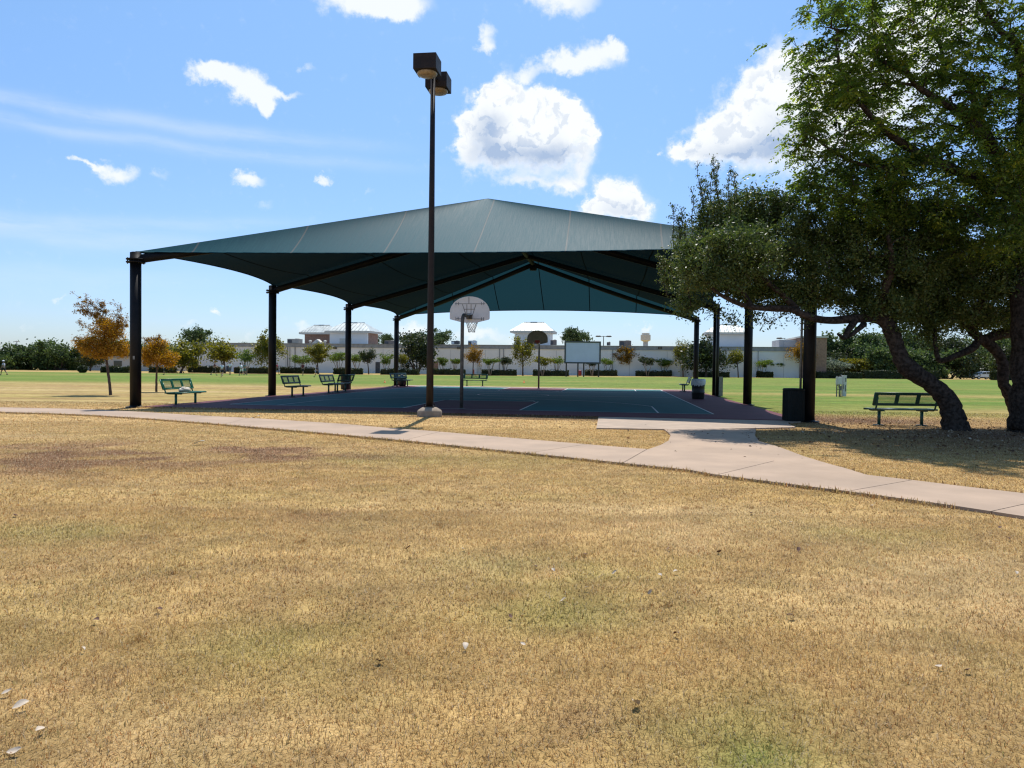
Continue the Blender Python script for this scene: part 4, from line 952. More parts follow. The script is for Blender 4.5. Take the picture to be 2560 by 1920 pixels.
def crown_pts(n, cc, rad, nclump, cs, shell=.55):
    d = rng.normal(0, 1, (nclump, 3)); d /= np.linalg.norm(d, axis=1)[:, None]
    if nclump == 44: d = np.sign(d)*np.abs(d)**.72
    r = rng.uniform(shell, 1, (nclump, 1)); K = d*r*np.array(rad)
    K = K*rng.uniform(.85, 1.12, (nclump, 1))
    w = rng.uniform(.4, 1.5, nclump); w /= w.sum()
    k = rng.choice(nclump, n, p=w)
    return K[k]+rng.normal(0, 1, (n, 3))*np.array(rad)*cs*rng.uniform(.6, 1.5, (nclump, 1))[k]+np.array(cc)
def smalltree(label, cat, name, px, base_y, x0, x1, yt, yb, kind, leaf, D=None, group=None, n=None, bark='bark2', lean=0.):
    q = G(px, base_y)
    if D: q = np.array([*A(px, base_y, D)[:2], 0.]); q[2] = float(gz(q[0], q[1]))
    dd = q[1]; a = A(x0, yt, dd); b = A(x1, yb, dd)
    w = b[0]-a[0]; zt, zb = a[2]-q[2], b[2]-q[2]; cx = (a[0]+b[0])/2-q[0]
    t = thing(name, label, cat, q, 0, group)
    tr = MB(); cz_ = (zt+zb)/2; h = zt-zb
    if kind == 'crepe':
        ns = int(rng.integers(3, 6))
        for k in range(ns):
            an = k*2*PI/ns+rng.uniform(0, 1); ex = math.cos(an)*w*.3+cx; ey = math.sin(an)*w*.2
            tr.tube([(math.cos(an)*.1, math.sin(an)*.1, -.1), (ex*.35, ey*.35, zb*.5), (ex*.75, ey*.75, zb+.1*h), (ex, ey, zb+.55*h)], [.075, .06, .05, .02], 6)
        nk = 22; cs = .18; rad = (w*.46, w*.36, h*.42); shell = .3; N_ = n or 2000
    elif kind == 'multi':
        for k in range(5):
            an = k*2*PI/5+.4; ex = math.cos(an)*w*.28+cx; ey = math.sin(an)*w*.22
            tr.tube([(math.cos(an)*.15, math.sin(an)*.15, -.1), (ex*.3, ey*.3, zb*.55), (ex*.7, ey*.7, zb+.15*h), (ex, ey, zb+.6*h)], [.22, .17, .12, .04], 7)
        nk = 44; cs = .14; rad = (w*.46, w*.42, h*.48); shell = .15; N_ = n or 7000
    else:
        r0 = max(.09, w*.028)
        tr.tube([(0, 0, -.1), (cx*.25+lean*.3, .03, zb*.5), (cx*.6+lean*.6, 0, zb), (cx, 0, zb+h*.45), (cx*1.0, .1, zb+h*.85)], [r0*1.25, r0, r0*.85, r0*.5, r0*.12], 8)
        for k in range(7):
            an = rng.uniform(0, 2*PI); f = rng.uniform(0, .45); z_ = zb+h*f
            e = (cx+math.cos(an)*w*.34, math.sin(an)*w*.3, z_+h*rng.uniform(.2, .45))
            tr.tube([(cx*(.6+.4*f), 0, z_), ((cx+e[0])/2, e[1]/2, z_+(e[2]-z_)*.35), e], [r0*.45, r0*.3, r0*.08], 5)
        nk = 40; cs = .15; rad = (w*.45, w*.40, h*.46); shell = .25; N_ = n or 3400
        if kind == 'cone': nk = 80; shell = .05; N_ = 6000
    obj('trunk', tr, M[bark], t)
    rad = tuple(r*1.14 for r in rad)
    C = crown_pts(N_, (cx, 0, cz_-.02*h), rad, nk, cs, shell)
    if kind == 'cone':
        f = np.clip((C[:, 2]-zb)/h, 0, 1.1); C[:, 0] = cx+(C[:, 0]-cx)*(1.42-.85*f); C[:, 1] *= (1.3-.75*f)
    if kind == 'crepe':
        f = np.clip((C[:, 2]-zb)/h, 0, 1.1); C[:, 0] = cx+(C[:, 0]-cx)*(.75+.4*f)
    C[:, 2] = np.maximum(C[:, 2], zb-.15*h)
    sz = np.clip(w*.036, .12, .36)
    V, F = cards(C, rng.uniform(.6, 1.4, N_)*sz)
    link('crown', npmesh(V, F, [LF[leaf]], rng.uniform(0, 1, N_)), t)
    return t
GC = 'small multi stemmed trees behind the hedges'; GR = 'trees in the row along the far building'
T = [
 # px, base, x0, x1, ytop, ybot, kind, leaf, D, name, label
 (760, 934, 730, 782, 885, 910, 'crepe', 'green', 0, 'crepe_myrtle', 'small green multi-stemmed tree left of the yellowish tree by the third post'),
 (846, 935, 820, 872, 879, 906, 'crepe', 'green', 0, 'crepe_myrtle', 'bright green flat-topped tree partly hidden by the third post'),
 (893, 935, 869, 911, 885, 908, 'crepe', 'green', 0, 'crepe_myrtle', 'low green tree just right of the third post'),
 (965, 936, 944, 987, 880, 910, 'crepe', 'green', 0, 'crepe_myrtle', 'small yellow-green tree left of the fourth post'),
 (1008, 937, 993, 1020, 884, 912, 'crepe', 'yellowgreen', 0, 'crepe_myrtle', 'thin multi-stemmed tree just right of the fourth post'),
 (1104, 937, 1090, 1122, 891, 913, 'crepe', 'green', 0, 'crepe_myrtle', 'small rounded green tree right of the lamp post'),
 (1137, 937, 1125, 1151, 895, 911, 'crepe', 'green', 0, 'crepe_myrtle', 'smallest green tree left of the near hoop pole'),
 (1225, 939, 1205, 1247, 894, 913, 'crepe', 'green', 0, 'crepe_myrtle', 'flat-topped green tree right of the small orange tree behind the far-end bench'),
 (1262, 939, 1245, 1281, 887, 913, 'crepe', 'dark', 0, 'crepe_myrtle', 'dark green small tree left of the railing by the far hoop'),
 (1356, 940, 1331, 1382, 889, 912, 'crepe', 'yellowgreen', 0, 'crepe_myrtle', 'yellow-green small tree directly behind the far hoop pole'),
 (1391, 940, 1374, 1412, 890, 913, 'crepe', 'green', 0, 'crepe_myrtle', 'green small tree touching the left side of the screen'),
 (1480, 940, 1462, 1500, 896, 915, 'crepe', 'dark', 0, 'crepe_myrtle', 'small tree whose lower stems show beneath the screen'),
 (1518, 940, 1498, 1540, 895, 913, 'crepe', 'green', 0, 'crepe_myrtle', 'green small tree touching the right side of the screen'),
 (1618, 941, 1593, 1643, 892, 913, 'crepe', 'dark', 0, 'crepe_myrtle', 'darker flat-topped tree over the hedge right of the second orange tree'),
 (1657, 941, 1641, 1687, 896, 915, 'crepe', 'green', 0, 'crepe_myrtle', 'lighter flat-topped tree touching the tall yellow-green tree'),
 (1908, 944, 1888, 1928, 897, 918, 'crepe', 'green', 0, 'crepe_myrtle', 'small green tree over the rounded short hedge right of the second right post'),
 (1946, 944, 1929, 1969, 903, 921, 'crepe', 'green', 0, 'crepe_myrtle', 'small green tree over the square short hedge'),
 (615, 935, 590, 640, 876, 905, 'crepe', 'green', 0, 'crepe_myrtle', 'green multi-stemmed tree left of the second post'),
 (451, 933, 405, 516, 849, 922, 'oak', 'yellowgreen', 0, 'park_tree', 'broad yellow-green tree right of the smaller orange tree'),
 (425, 934, 398, 470, 850, 915, 'oak', 'wood', 140, 'park_tree', 'dark green tree between the smaller orange tree and the broad yellow-green one'),
 (562, 933, 513, 604, 849, 906, 'oak', 'yellowgreen', 0, 'park_tree', 'rounded olive tree behind the running children'),
 (672, 935, 636, 712, 828, 908, 'cone', 'yellowgreen', 0, 'park_tree', 'tall yellow-green tree behind the second post'),
 (795, 935, 757, 826, 858, 905, 'oak', 'yellowgreen', 0, 'park_tree', 'yellowish round tree in front of the wall left of the third post'),
 (922, 935.5, 894, 941, 869, 908, 'oak', 'dark', 0, 'park_tree', 'slim dark green tree beside the dark door'),
 (1042, 936, 992, 1092, 832, 912, 'multi', 'dark', 0, 'oak_tree', 'big dark round multi-stemmed tree between the fourth post and the lamp post'),
 (1182, 938.5, 1160, 1208, 860, 909, 'oak', 'rust', 0, 'park_tree', 'small orange tree against the wall just right of the near hoop pole'),
 (1307, 939, 1276, 1338, 838, 907, 'oak', 'yellowgreen', 0, 'park_tree', 'dense green and yellow round tree left of the far hoop'),
 (1567, 940, 1538, 1592, 861, 911, 'oak', 'rust', 0, 'park_tree', 'orange tree against the wall right of the screen'),
 (1708, 942, 1680, 1731, 846, 911, 'oak', 'yellowgreen', 0, 'park_tree', 'tall slim yellow-green tree left of the fourth right post'),
 (1765, 943, 1713, 1820, 844, 925, 'cone', 'dark', 0, 'juniper_tree', 'big dark conical evergreen between the right-hand posts'),
 (1846, 944, 1817, 1867, 872, 912, 'oak', 'yellowgreen', 0, 'park_tree', 'yellow-green round tree between two right-hand posts'),
 (2000, 945, 1969, 2033, 849, 908, 'oak', 'rust', 0, 'park_tree', 'orange-green tree beside the near right post, in front of the brick block'),
]
for px, by, x0, x1, yt, yb, kd, lf, D, nm, lab in T:
    smalltree(lab, 'tree', nm, px, by, x0, x1, yt, yb, kd, lf, D or None, GC if nm == 'crepe_myrtle' else GR, bark='crepebark' if nm == 'crepe_myrtle' else 'bark2')
W = [
 (490, 452, 530, 815, 870, 'oak', 'far', 185, 'tall dark tree rising behind the yellow-green trees at the left'),
 (595, 598, 625, 852, 880, 'oak', 'far', 190, 'distant tree showing left of the second post beside the building end'),
 (935, 921, 948, 837, 862, 'oak', 'far', 200, 'small distant tree above the roof right of the third post'),
 (963, 944, 988, 833, 866, 'oak', 'far', 200, 'distant tree above the roof left of the fourth post'),
 (1095, 1045, 1126, 822, 870, 'oak', 'far', 195, 'large bright green tree rising behind the roof beside the lamp post'),
 (1440, 1401, 1474, 818, 870, 'oak', 'far', 190, 'airy tree rising above the top of the screen'),
 (15, -40, 66, 864, 928, 'multi', 'wood', 146, 'dark bushy tree at the very left edge behind the field'),
 (75, 36, 114, 868, 928, 'multi', 'wood', 150, 'low bushy tree second from the left edge behind the field'),
 (130, 88, 180, 854, 928, 'multi', 'wood', 149, 'taller bushy tree left of the large orange tree'),
 (185, 160, 232, 855, 926, 'multi', 'wood', 152, 'bushy tree behind the left half of the large orange tree'),
 (225, 196, 262, 868, 918, 'oak', 'dark', 142, 'dark spreading tree with a short trunk behind the round clipped shrub'),
 (285, 240, 336, 846, 918, 'multi', 'wood', 158, 'bushy tree behind the large orange tree and the first post'),
 (350, 320, 395, 862, 920, 'multi', 'wood', 156, 'bushy tree behind the first post and the smaller orange tree'),
 (2085, 2036, 2145, 832, 942, 'multi', 'wood', 165, 'tall green tree right of the brick block'),
 (2165, 2105, 2226, 834, 944, 'multi', 'wood', 160, 'broad green tree left of the leaning oak trunk'),
 (2270, 2205, 2335, 828, 945, 'multi', 'wood', 168, 'broad green tree just right of the leaning oak trunk'),
 (2370, 2305, 2435, 836, 945, 'multi', 'dark', 164, 'dark broad tree behind the hanging oak limb'),
 (2450, 2390, 2515, 838, 938, 'multi', 'wood', 195, 'green tree shading the parked car'),
 (2545, 2490, 2620, 835, 945, 'multi', 'wood', 170, 'green tree at the right edge behind the big trunk'),
 (2075, 2030, 2130, 894, 935, 'crepe', 'olive', 152, 'low grey-green tree at the foot of the brick block'),
 (2140, 2095, 2180, 895, 925, 'crepe', 'yellowgreen', 153, 'low yellow-green tree behind the long hedge by the cabinet'),
 (2060, 2032, 2092, 880, 944, 'multi', 'dark', 156, 'dark shrub at the right foot of the brick block'),
 (2118, 2085, 2150, 872, 946, 'multi', 'dark', 158, 'dark thicket below the tall tree right of the brick block'),
 (2200, 2150, 2262, 868, 946, 'multi', 'wood', 154, 'green thicket just left of the leaning oak trunk'),
 (2320, 2262, 2372, 872, 948, 'multi', 'wood', 157, 'green thicket right of the leaning oak trunk'),
 (2405, 2360, 2446, 866, 944, 'multi', 'dark', 200, 'dark thicket behind the hood of the parked car'),
 (2520, 2480, 2570, 866, 950, 'multi', 'dark', 168, 'dark thicket right of the parked car'),
 (2478, 2440, 2530, 860, 925, 'multi', 'wood', 215, 'green thicket behind the parked car roof'),
]
for px, x0, x1, yt, yb, kd, lf, D, lab in W:
    smalltree(lab, 'tree', 'background_tree', px, 938, x0, x1, yt, yb, kd, lf, D, 'trees beyond the field', n=4500 if kd != 'multi' else 11000)
hm = MB(); hv = []; hf = []
hx = np.linspace(-900, 900, 121)
for i, x in enumerate(hx):
    z = 12+5*float(fbm(np.array([x*.004]), np.array([3.]), 5)[0])+6*float(fbm(np.array([x*.02]), np.array([8.]), 6)[0])
    hv += [(x, 1000, -2), (x, 1060, z*.9), (x, 1200, z*1.02)]
for i in range(120):
    for k in range(2): o = i*3+k; hf.append((o, o+3, o+4, o+1))
hm.add(hv, hf, 0, True); struct('hills', hm, M['hill'])

# ------------------------------------------------------------------ grown trees (branches attach to the nearest wood)
def branch_tree(root, limbs, targets, tipr=.006, seed=1, droop=.0, nseg=4, barkmat='bark', sides=(10, 5), wob=.10):
    """limbs: list of (points, radii) in world space; targets: (n,3) twig ends. Returns twig polylines; builds trunk and twigs."""
    base = np.array(root.location)
    P = []; par = []; fixed = []
    tr = MB()
    for pts, rad in limbs:
        pts = np.array(pts, float); dense = []; dr = []
        for i in range(len(pts)-1):
            p0 = pts[max(i-1, 0)]; p1 = pts[i]; p2 = pts[i+1]; p3 = pts[min(i+2, len(pts)-1)]
            for s in np.linspace(0, 1, 5, endpoint=False):
                dense.append(.5*((2*p1)+(-p0+p2)*s+(2*p0-5*p1+4*p2-p3)*s*s+(-p0+3*p1-3*p2+p3)*s**3)); dr.append(rad[i]*(1-s)+rad[i+1]*s)
        dense.append(pts[-1]); dr.append(rad[-1])
        dense = np.array(dense); k0 = len(dense)
        jit = np.array([[math.sin(i*2.3+seed)*.06, math.cos(i*1.7)*.05, 0] for i in range(k0)])*np.array(dr)[:, None]*3
        jit[0] = 0; dense = dense+jit*.5
        dr2 = [r*(1+.05*math.sin(i*.55+seed)) for i, r in enumerate(dr)]
        tr.tube([d-base for d in dense], dr2, sides[0] if max(dr) > .08 else 7)
        for d in dense: P.append(d); par.append(-1); fixed.append(True)
    obj('trunk', tr, M[barkmat], root)
    P = np.array(P); D0 = np.min(np.linalg.norm(targets[:, None, :]-P[None], axis=2), axis=1)
    order = np.argsort(D0); par = list(par); PL = list(P); tips = []; chains = []
    arr = np.zeros((len(P)+len(targets)*(nseg+1), 3)); arr[:len(P)] = P; m = len(P)
    for ti in order:
        tg = targets[ti]; d = np.linalg.norm(arr[:m]-tg, axis=1)
        j = int(np.argmin(d)); a = arr[j]; dist = d[j]; ch = [j]
        ns = max(2, min(nseg, int(dist/.22)+1))
        for s in range(1, ns+1):
            f = s/ns; q = a+(tg-a)*f
            q = q+np.array([0, 0, .18*dist*math.sin(PI*f)*(.6 if droop < .01 else .2)-droop*dist*f*f*.3])+rng.normal(0, wob*dist*.25, 3)*(1 if s < ns else 0)
            arr[m] = q; par.append(ch[-1]); ch.append(m); m += 1
        chains.append(ch); tips.append(ch[-1])
    # pipe-model radii
    r = np.full(m, 0.); cnt = np.zeros(m)
    for i in range(m-1, len(P)-1, -1):
        if cnt[i] == 0: r[i] = tipr**2.2
        p_ = par[i]
        if p_ >= 0: r[p_] += r[i]*1.0; cnt[p_] += 1
    r = np.minimum(np.maximum(r, 0)**(1/2.2), .085)
    tw = MB()
    for ch in chains:
        pts = [arr[i]-base for i in ch]; rr = [max(r[i], tipr*.7) for i in ch]; rr[0] = rr[1]*1.1 if len(rr) > 1 else rr[0]
        tw.tube(pts, rr, sides[1], cap=False)
    obj('branch_work', tw, M['twig'], root)
    return [arr[ch] for ch in chains]
def leaves_on(root, chains, per, spread, size, leaf, name='crown', elong=2.0, up=.1, flat=None, frac=(.15, 1.05), drop=0., wsel=None):
    base = np.array(root.location); Cs_ = []
    for ch in chains:
        k = rng.poisson(per*rng.uniform(.22, 1.5)**2*1.15*(.85 if ch[-1][0] < 4.6 and ch[-1][0] > 0 else 1.))
        if k < 1: continue
        t_ = rng.uniform(frac[0], frac[1], k)*(len(ch)-1); i = np.clip(t_.astype(int), 0, len(ch)-2); f = (t_-i)[:, None]
        q = ch[i]*(1-f)+ch[i+1]*f
        q = q+rng.normal(0, 1, (k, 3))*spread*np.array([1, 1, .75]); q[:, 2] -= drop*rng.uniform(0, 1, k)
        Cs_.append(q)
    C = np.concatenate(Cs_)-base; n = len(C)
    V, F = cards(C, rng.uniform(.6, 1.35, n)*size, up, elong, flat=flat)
    return link(name, npmesh(V, F, [LF[leaf]], rng.uniform(0, 1, n)), root)
def ell(px, py, D, rx, ry, rz, n, shell=.3, keep=None):
    c = A(px, py, D); d = rng.normal(0, 1, (n, 3)); d /= np.linalg.norm(d, axis=1)[:, None]
    return c+d*(rng.uniform(shell**3, 1, (n, 1))**(1/3))*np.array([rx, ry, rz])
P_ = lambda x, y, D: A(x, y, D)
g0 = lambda x, y: G(x, y)

# the leaning live oak
tb = g0(2390, 1075); DO = tb[1]
t = thing('live_oak', 'dark live oak with a thick leaning bent trunk beside the bench', 'tree', tb)
limbs = [([tb+[0.02, 0, -.15], P_(2384, 1045, DO), P_(2368, 1000, DO), P_(2330, 962, DO), P_(2283, 930, DO), P_(2257, 905, DO), P_(2240, 860, DO), P_(2222, 815, DO), P_(2192, 785, DO-.1)], [.36, .30, .235, .215, .225, .205, .19, .18, .145]),
 ([P_(2215, 805, DO), P_(2180, 795, DO-.1), P_(2130, 797, DO-.3), P_(2080, 801, DO-.5), P_(2040, 797, DO-.7), P_(2005, 785, DO-.8), P_(1975, 773, DO-.9), P_(1930, 771, DO-1.), P_(1880, 768, DO-1.1), P_(1830, 752, DO-1.2), P_(1780, 720, DO-1.3), P_(1740, 660, DO-1.3)], [.145, .12, .105, .095, .09, .085, .08, .075, .062, .05, .04, .03]),
 ([P_(2140, 797, DO-.3), P_(2118, 830, DO-.6), P_(2110, 845, DO-.7), P_(2095, 835, DO-.9)], [.10, .075, .05, .03]),
 ([P_(2160, 810, DO-.2), P_(2135, 832, DO-.5), P_(2118, 843, DO-.6)], [.08, .06, .045]),
 ([P_(2200, 790, DO), P_(2170, 740, DO+.3), P_(2120, 690, DO+.5), P_(2060, 630, DO+.6), P_(1990, 590, DO+.6), P_(1930, 560, DO+.6)], [.145, .115, .09, .07, .05, .03]),
 ([P_(2195, 785, DO), P_(2210, 730, DO-.5), P_(2230, 660, DO-.9), P_(2220, 590, DO-1.2)], [.14, .11, .08, .04]),
 ([P_(2000, 785, DO-.8), P_(1960, 740, DO-.7), P_(1900, 690, DO-.6), P_(1850, 640, DO-.7), P_(1820, 580, DO-.8)], [.09, .075, .06, .045, .03]),
 ([P_(1880, 768, DO-1.1), P_(1850, 720, DO-.6), P_(1800, 690, DO-.3), P_(1745, 650, DO)], [.06, .05, .04, .025]),
]
DO += .8
tg = np.concatenate([ell(1760, 655, DO-2.4, .7, .8, .75, 50), ell(1850, 640, DO-2.4, .9, .8, .9, 80), ell(1745, 665, DO-1.1, .85, 1.0, .85, 90), ell(1830, 640, DO-.9, 1.2, 1.4, 1.15, 170), ell(1940, 625, DO-.7, 1.3, 1.5, 1.2, 200), ell(2060, 650, DO-.4, 1.4, 1.7, 1.25, 240), ell(2190, 640, DO-.3, 1.5, 1.9, 1.4, 270), ell(2300, 620, DO, 1.3, 1.8, 1.3, 200), ell(1715, 760, DO-1.2, .3, .4, .30, 16), ell(1960, 740, DO-.8, 1.6, .8, .30, 90), ell(2220, 770, DO-.6, 1.3, 1.0, .35, 80), ell(1800, 545, DO-.8, .8, .8, .45, 50), ell(1900, 520, DO-.7, .9, .8, .5, 60)])
hang = np.array([P_(x, y, DO-1.0+.3*math.sin(x)) for x, y in ((1905, 800), (1930, 812), (1812, 790), (1835, 808), (2008, 800), (1760, 800), (1882, 795), (2150, 790), (2180, 800), (2240, 815), (2265, 825), (1790, 785), (1958, 790))])
tg = np.concatenate([tg, hang])
ch1 = branch_tree(t, limbs, tg, .006, 2, barkmat='bark', sides=(14, 5))
leaves_on(t, ch1, 92, .13, .037, 'oak', 'crown', 2.1, .15, frac=(.25, 1.08))
# upright leafy shoots on top of the outer crown
sh_ = []; rs = np.random.default_rng(11)
for (x, y0, y1) in ((1742, 640, 505), (1762, 620, 470), (1790, 600, 402), (1783, 610, 385), (1752, 600, 440), (1745, 590, 400), (1772, 590, 430), (1830, 600, 425), (1822, 590, 415), (1812, 600, 480), (1836, 610, 455), (1860, 620, 500), (1880, 600, 465), (1900, 590, 480), (1870, 600, 475), (1715, 640, 545), (1680, 640, 505), (1692, 660, 540), (1730, 600, 470), (1705, 620, 520), (1668, 700, 655), (1650, 690, 640), (1660, 720, 700), (1648, 740, 665), (1925, 570, 480), (1770, 560, 455)):
    D = DO-.9+rs.normal(0, .25); a = P_(x+rs.normal(12, 8), y0, D); b = P_(x, y1, D+rs.normal(0, .1)); k = 9
    sh_.append(np.array([a+(b-a)*s/k+np.array([.05*math.sin(s*.9+x), .04*math.cos(s+x), 0])*(s/k) for s in range(k+1)]))
tw = MB(); base = np.array(t.location)
side = []
for q in sh_:
    tw.tube(list(q-base), list(np.linspace(.016, .005, len(q))), 5, cap=False)
    for s in range(3, len(q)-1):
        for _ in range(2):
            e = q[s]+rs.normal(0, 1, 3)*np.array([.13, .13, .05])*(1.25-s/len(q))+[0, 0, .10]; side.append(np.stack([q[s], (q[s]+e)/2+[0, 0, .02], e])); tw.tube([q[s]-base, e-base], [.006, .003], 4, cap=False)
obj('shoot', tw, M['twig'], t)
leaves_on(t, sh_, 120, .045, .027, 'oak', 'shoot_leaves', 2.1, .5, frac=(.0, 1.0)); leaves_on(t, side, 16, .03, .026, 'oak', 'shoot_leaves', 2.1, .4, frac=(.2, 1.1))

# second oak, mostly behind the big trunk
tb2 = g0(2546, 1072); D2 = tb2[1]+.6
t = thing('live_oak', 'second dark oak with crooked trunk and drooping limb beside the big trunk at right', 'tree', tb2)
limbs = [([tb2+[0, 0, -.15], P_(2540, 1030, D2), P_(2524, 990, D2), P_(2508, 955, D2), P_(2508, 915, D2), P_(2496, 885, D2), P_(2470, 858, D2), P_(2440, 838, D2), P_(2400, 790, D2+.2), P_(2350, 740, D2+.3), P_(2310, 690, D2+.3)], [.21, .17, .15, .14, .135, .135, .135, .125, .11, .085, .05]),
 ([P_(2450, 845, D2), P_(2432, 870, D2-.1), P_(2395, 887, D2-.3), P_(2358, 901, D2-.4), P_(2345, 895, D2-.4), P_(2338, 860, D2-.4), P_(2336, 815, D2-.3), P_(2325, 770, D2-.2)], [.115, .10, .085, .075, .065, .055, .045, .03]),
 ([P_(2460, 850, D2), P_(2500, 835, D2+.1), P_(2535, 828, D2+.3), P_(2600, 800, D2+.6)], [.14, .15, .15, .12]),
 ([P_(2430, 830, D2), P_(2440, 780, D2-.4), P_(2470, 720, D2-.7), P_(2490, 660, D2-.9)], [.12, .10, .07, .04])]
tg = np.concatenate([ell(2330, 720, D2-.2, 1.2, 1.5, .85, 170), ell(2430, 700, D2-.4, 1.3, 1.7, 1.0, 190), ell(2530, 700, D2-.3, 1.2, 1.7, 1.0, 160), ell(2400, 800, D2-.2, 1.1, 1.1, .35, 90), ell(2290, 790, D2-.3, .7, .7, .35, 50), ell(2500, 800, D2+.4, 1.0, 1.0, .35, 60), ell(2330, 845, D2-.3, .35, .35, .25, 16), ell(2600, 620, D2, 1.5, 1.8, 1.3, 140)])
ch2 = branch_tree(t, limbs, tg, .006, 4, sides=(12, 5))
leaves_on(t, ch2, 76, .15, .039, 'oak', 'crown', 2.1, .1)

# big elm at the right edge with the brighter upper crown
tb3 = np.array([13.07, 18.6, 0.]); D3 = 19.3
t = thing('elm_tree', 'tall bright green elm whose thick trunk stands at the right edge', 'tree', tb3)
limbs = [([tb3+[0, 0, -.2], tb3+[-.02, 0, .25], tb3+[-.05, 0, 1.5], tb3+[-.08, 0, 3.2], P_(2566, 600, D3), P_(2560, 480, D3), P_(2566, 300, D3-.3), P_(2580, 120, D3-.5)], [.50, .46, .43, .41, .36, .28, .20, .12]),
 ([P_(2556, 520, D3), P_(2500, 400, D3-.5), P_(2421, 298, D3-1.0), P_(2340, 247, D3-1.4), P_(2290, 213, D3-1.6), P_(2260, 170, D3-1.7), P_(2233, 165, D3-1.7), P_(2195, 175, D3-1.8)], [.20, .15, .105, .075, .06, .045, .035, .02]),
 ([P_(2290, 213, D3-1.6), P_(2230, 208, D3-1.4), P_(2180, 215, D3-1.3)], [.04, .03, .015]),
 ([P_(2500, 400, D3-.5), P_(2450, 300, D3-.2), P_(2430, 229, D3), P_(2407, 199, D3+.1), P_(2363, 181, D3+.2), P_(2352, 121, D3+.2), P_(2330, 60, D3+.2)], [.12, .10, .08, .065, .05, .04, .02]),
 ([P_(2563, 330, D3-.2), P_(2547, 128, D3-.9), P_(2501, 78, D3-1.2), P_(2466, 34, D3-1.4), P_(2430, -40, D3-1.5)], [.12, .09, .07, .05, .03]),
 ([P_(2556, 500, D3), P_(2450, 450, D3-.9), P_(2330, 400, D3-1.5), P_(2230, 340, D3-1.7), P_(2160, 270, D3-1.8), P_(2110, 200, D3-1.8), P_(2090, 110, D3-1.8)], [.16, .13, .10, .08, .06, .04, .025]),
 ([P_(2330, 400, D3-1.5), P_(2230, 420, D3-1.9), P_(2120, 400, D3-2.0), P_(2030, 340, D3-2.0)], [.07, .055, .04, .02]),
 ([P_(2556, 560, D3), P_(2430, 540, D3-.3), P_(2300, 520, D3-.4), P_(2180, 520, D3-.4), P_(2080, 480, D3-.4)], [.13, .10, .075, .05, .03])]
tg = np.concatenate([ell(2120, 110, D3-1.6, 1.35, 1.7, 1.5, 190), ell(2080, 300, D3-1.7, 1.15, 1.6, 1.3, 190), ell(2130, 470, D3-1.1, 1.5, 1.8, 1.1, 200), ell(2300, 40, D3-1.2, 1.8, 1.9, 1.5, 150), ell(2280, 260, D3-1.0, 1.7, 2.0, 1.3, 210), ell(2300, 480, D3-.8, 1.8, 2.2, 1.2, 260), ell(2480, 120, D3-1.2, 1.6, 2.0, 1.7, 180), ell(2480, 380, D3-.9, 1.7, 2.1, 1.5, 260), ell(2450, 580, D3-.8, 1.7, 2.0, .9, 200), ell(2620, 250, D3-1, 1.8, 2.2, 2.4, 220), ell(2200, -120, D3-1.2, 2.4, 2.2, 1.4, 150), ell(2470, -150, D3-1, 2.6, 2.4, 1.6, 170)])
ch3 = branch_tree(t, limbs, tg, .006, 6, droop=.5, sides=(16, 5))
# pinnate sprays: leaflets in ranks along short drooping stems
spr = []
for ch in ch3:
    for _ in range(3):
        f = rng.uniform(.25, 1); i = min(int(f*(len(ch)-1)), len(ch)-2); a = ch[i]+(ch[i+1]-ch[i])*rng.uniform(0, 1)
        an = rng.uniform(0, 2*PI); l = rng.uniform(.20, .42); d = np.array([math.cos(an), math.sin(an), rng.uniform(-.5, .25)])
        spr.append((a, d*l))
for (x, y, dx) in ((1868, 122, .55), (1965, 60, .45), (1838, 445, .55), (1900, 440, .5), (1920, 310, .4), (1985, 270, .35)):
    a = P_(x+55, y-12, D3-1.9); b = P_(x, y, D3-2.0); spr += [(a, b-a), (a, (b-a)*.7+np.array([0, 0, .12]))]
nl = 14; A_ = np.array([s[0] for s in spr]); B_ = np.array([s[1] for s in spr]); ns = len(spr)
f = np.linspace(.08, 1, nl)[None, :, None]; sgn = np.where(np.arange(nl) % 2 == 0, 1., -1.)[None, :, None]
Lh = np.linalg.norm(B_, axis=1)[:, None, None]
dirn = (B_/np.linalg.norm(B_, axis=1)[:, None])[:, None, :]
sd = np.cross(dirn, np.array([0, 0, 1.])); sd /= np.linalg.norm(sd, axis=2)[..., None]
ctr = A_[:, None, :]+B_[:, None, :]*f-np.array([0, 0, 1.])*(Lh*.45*f**2)
ll = .054*(1.15-.4*f)*rng.uniform(.8, 1.25, (ns, nl, 1))
ax = sd*sgn*.85+dirn*.45-np.array([0, 0, .35])+rng.normal(0, .16, (ns, nl, 3)); ax /= np.linalg.norm(ax, axis=2)[..., None]
wd = np.cross(ax, np.array([.1, .2, 1.])+rng.normal(0, .35, (ns, nl, 3))); wd /= np.linalg.norm(wd, axis=2)[..., None]
c0 = ctr+ax*.004; V = np.stack([c0, c0+ax*ll*.9+wd*ll*.46, c0+ax*ll*1.9, c0+ax*ll*.9-wd*ll*.46], 2).reshape(-1, 3)-np.array(t.location)
link('crown', npmesh(V, np.arange(len(V)).reshape(-1, 4), [LF['elm']], np.clip(np.repeat(rng.uniform(0, 1, ns), nl)*.7+rng.uniform(0, .3, ns*nl), 0, 1)), t)
low = [c for c in ch3 if c[-1][2] < 6.6]
leaves_on(t, ch3, 4, .13, .042, 'elm', 'crown_inner', 2.1, -.2); leaves_on(t, low, 16, .15, .046, 'elm', 'crown_inner', 2.1, -.1)

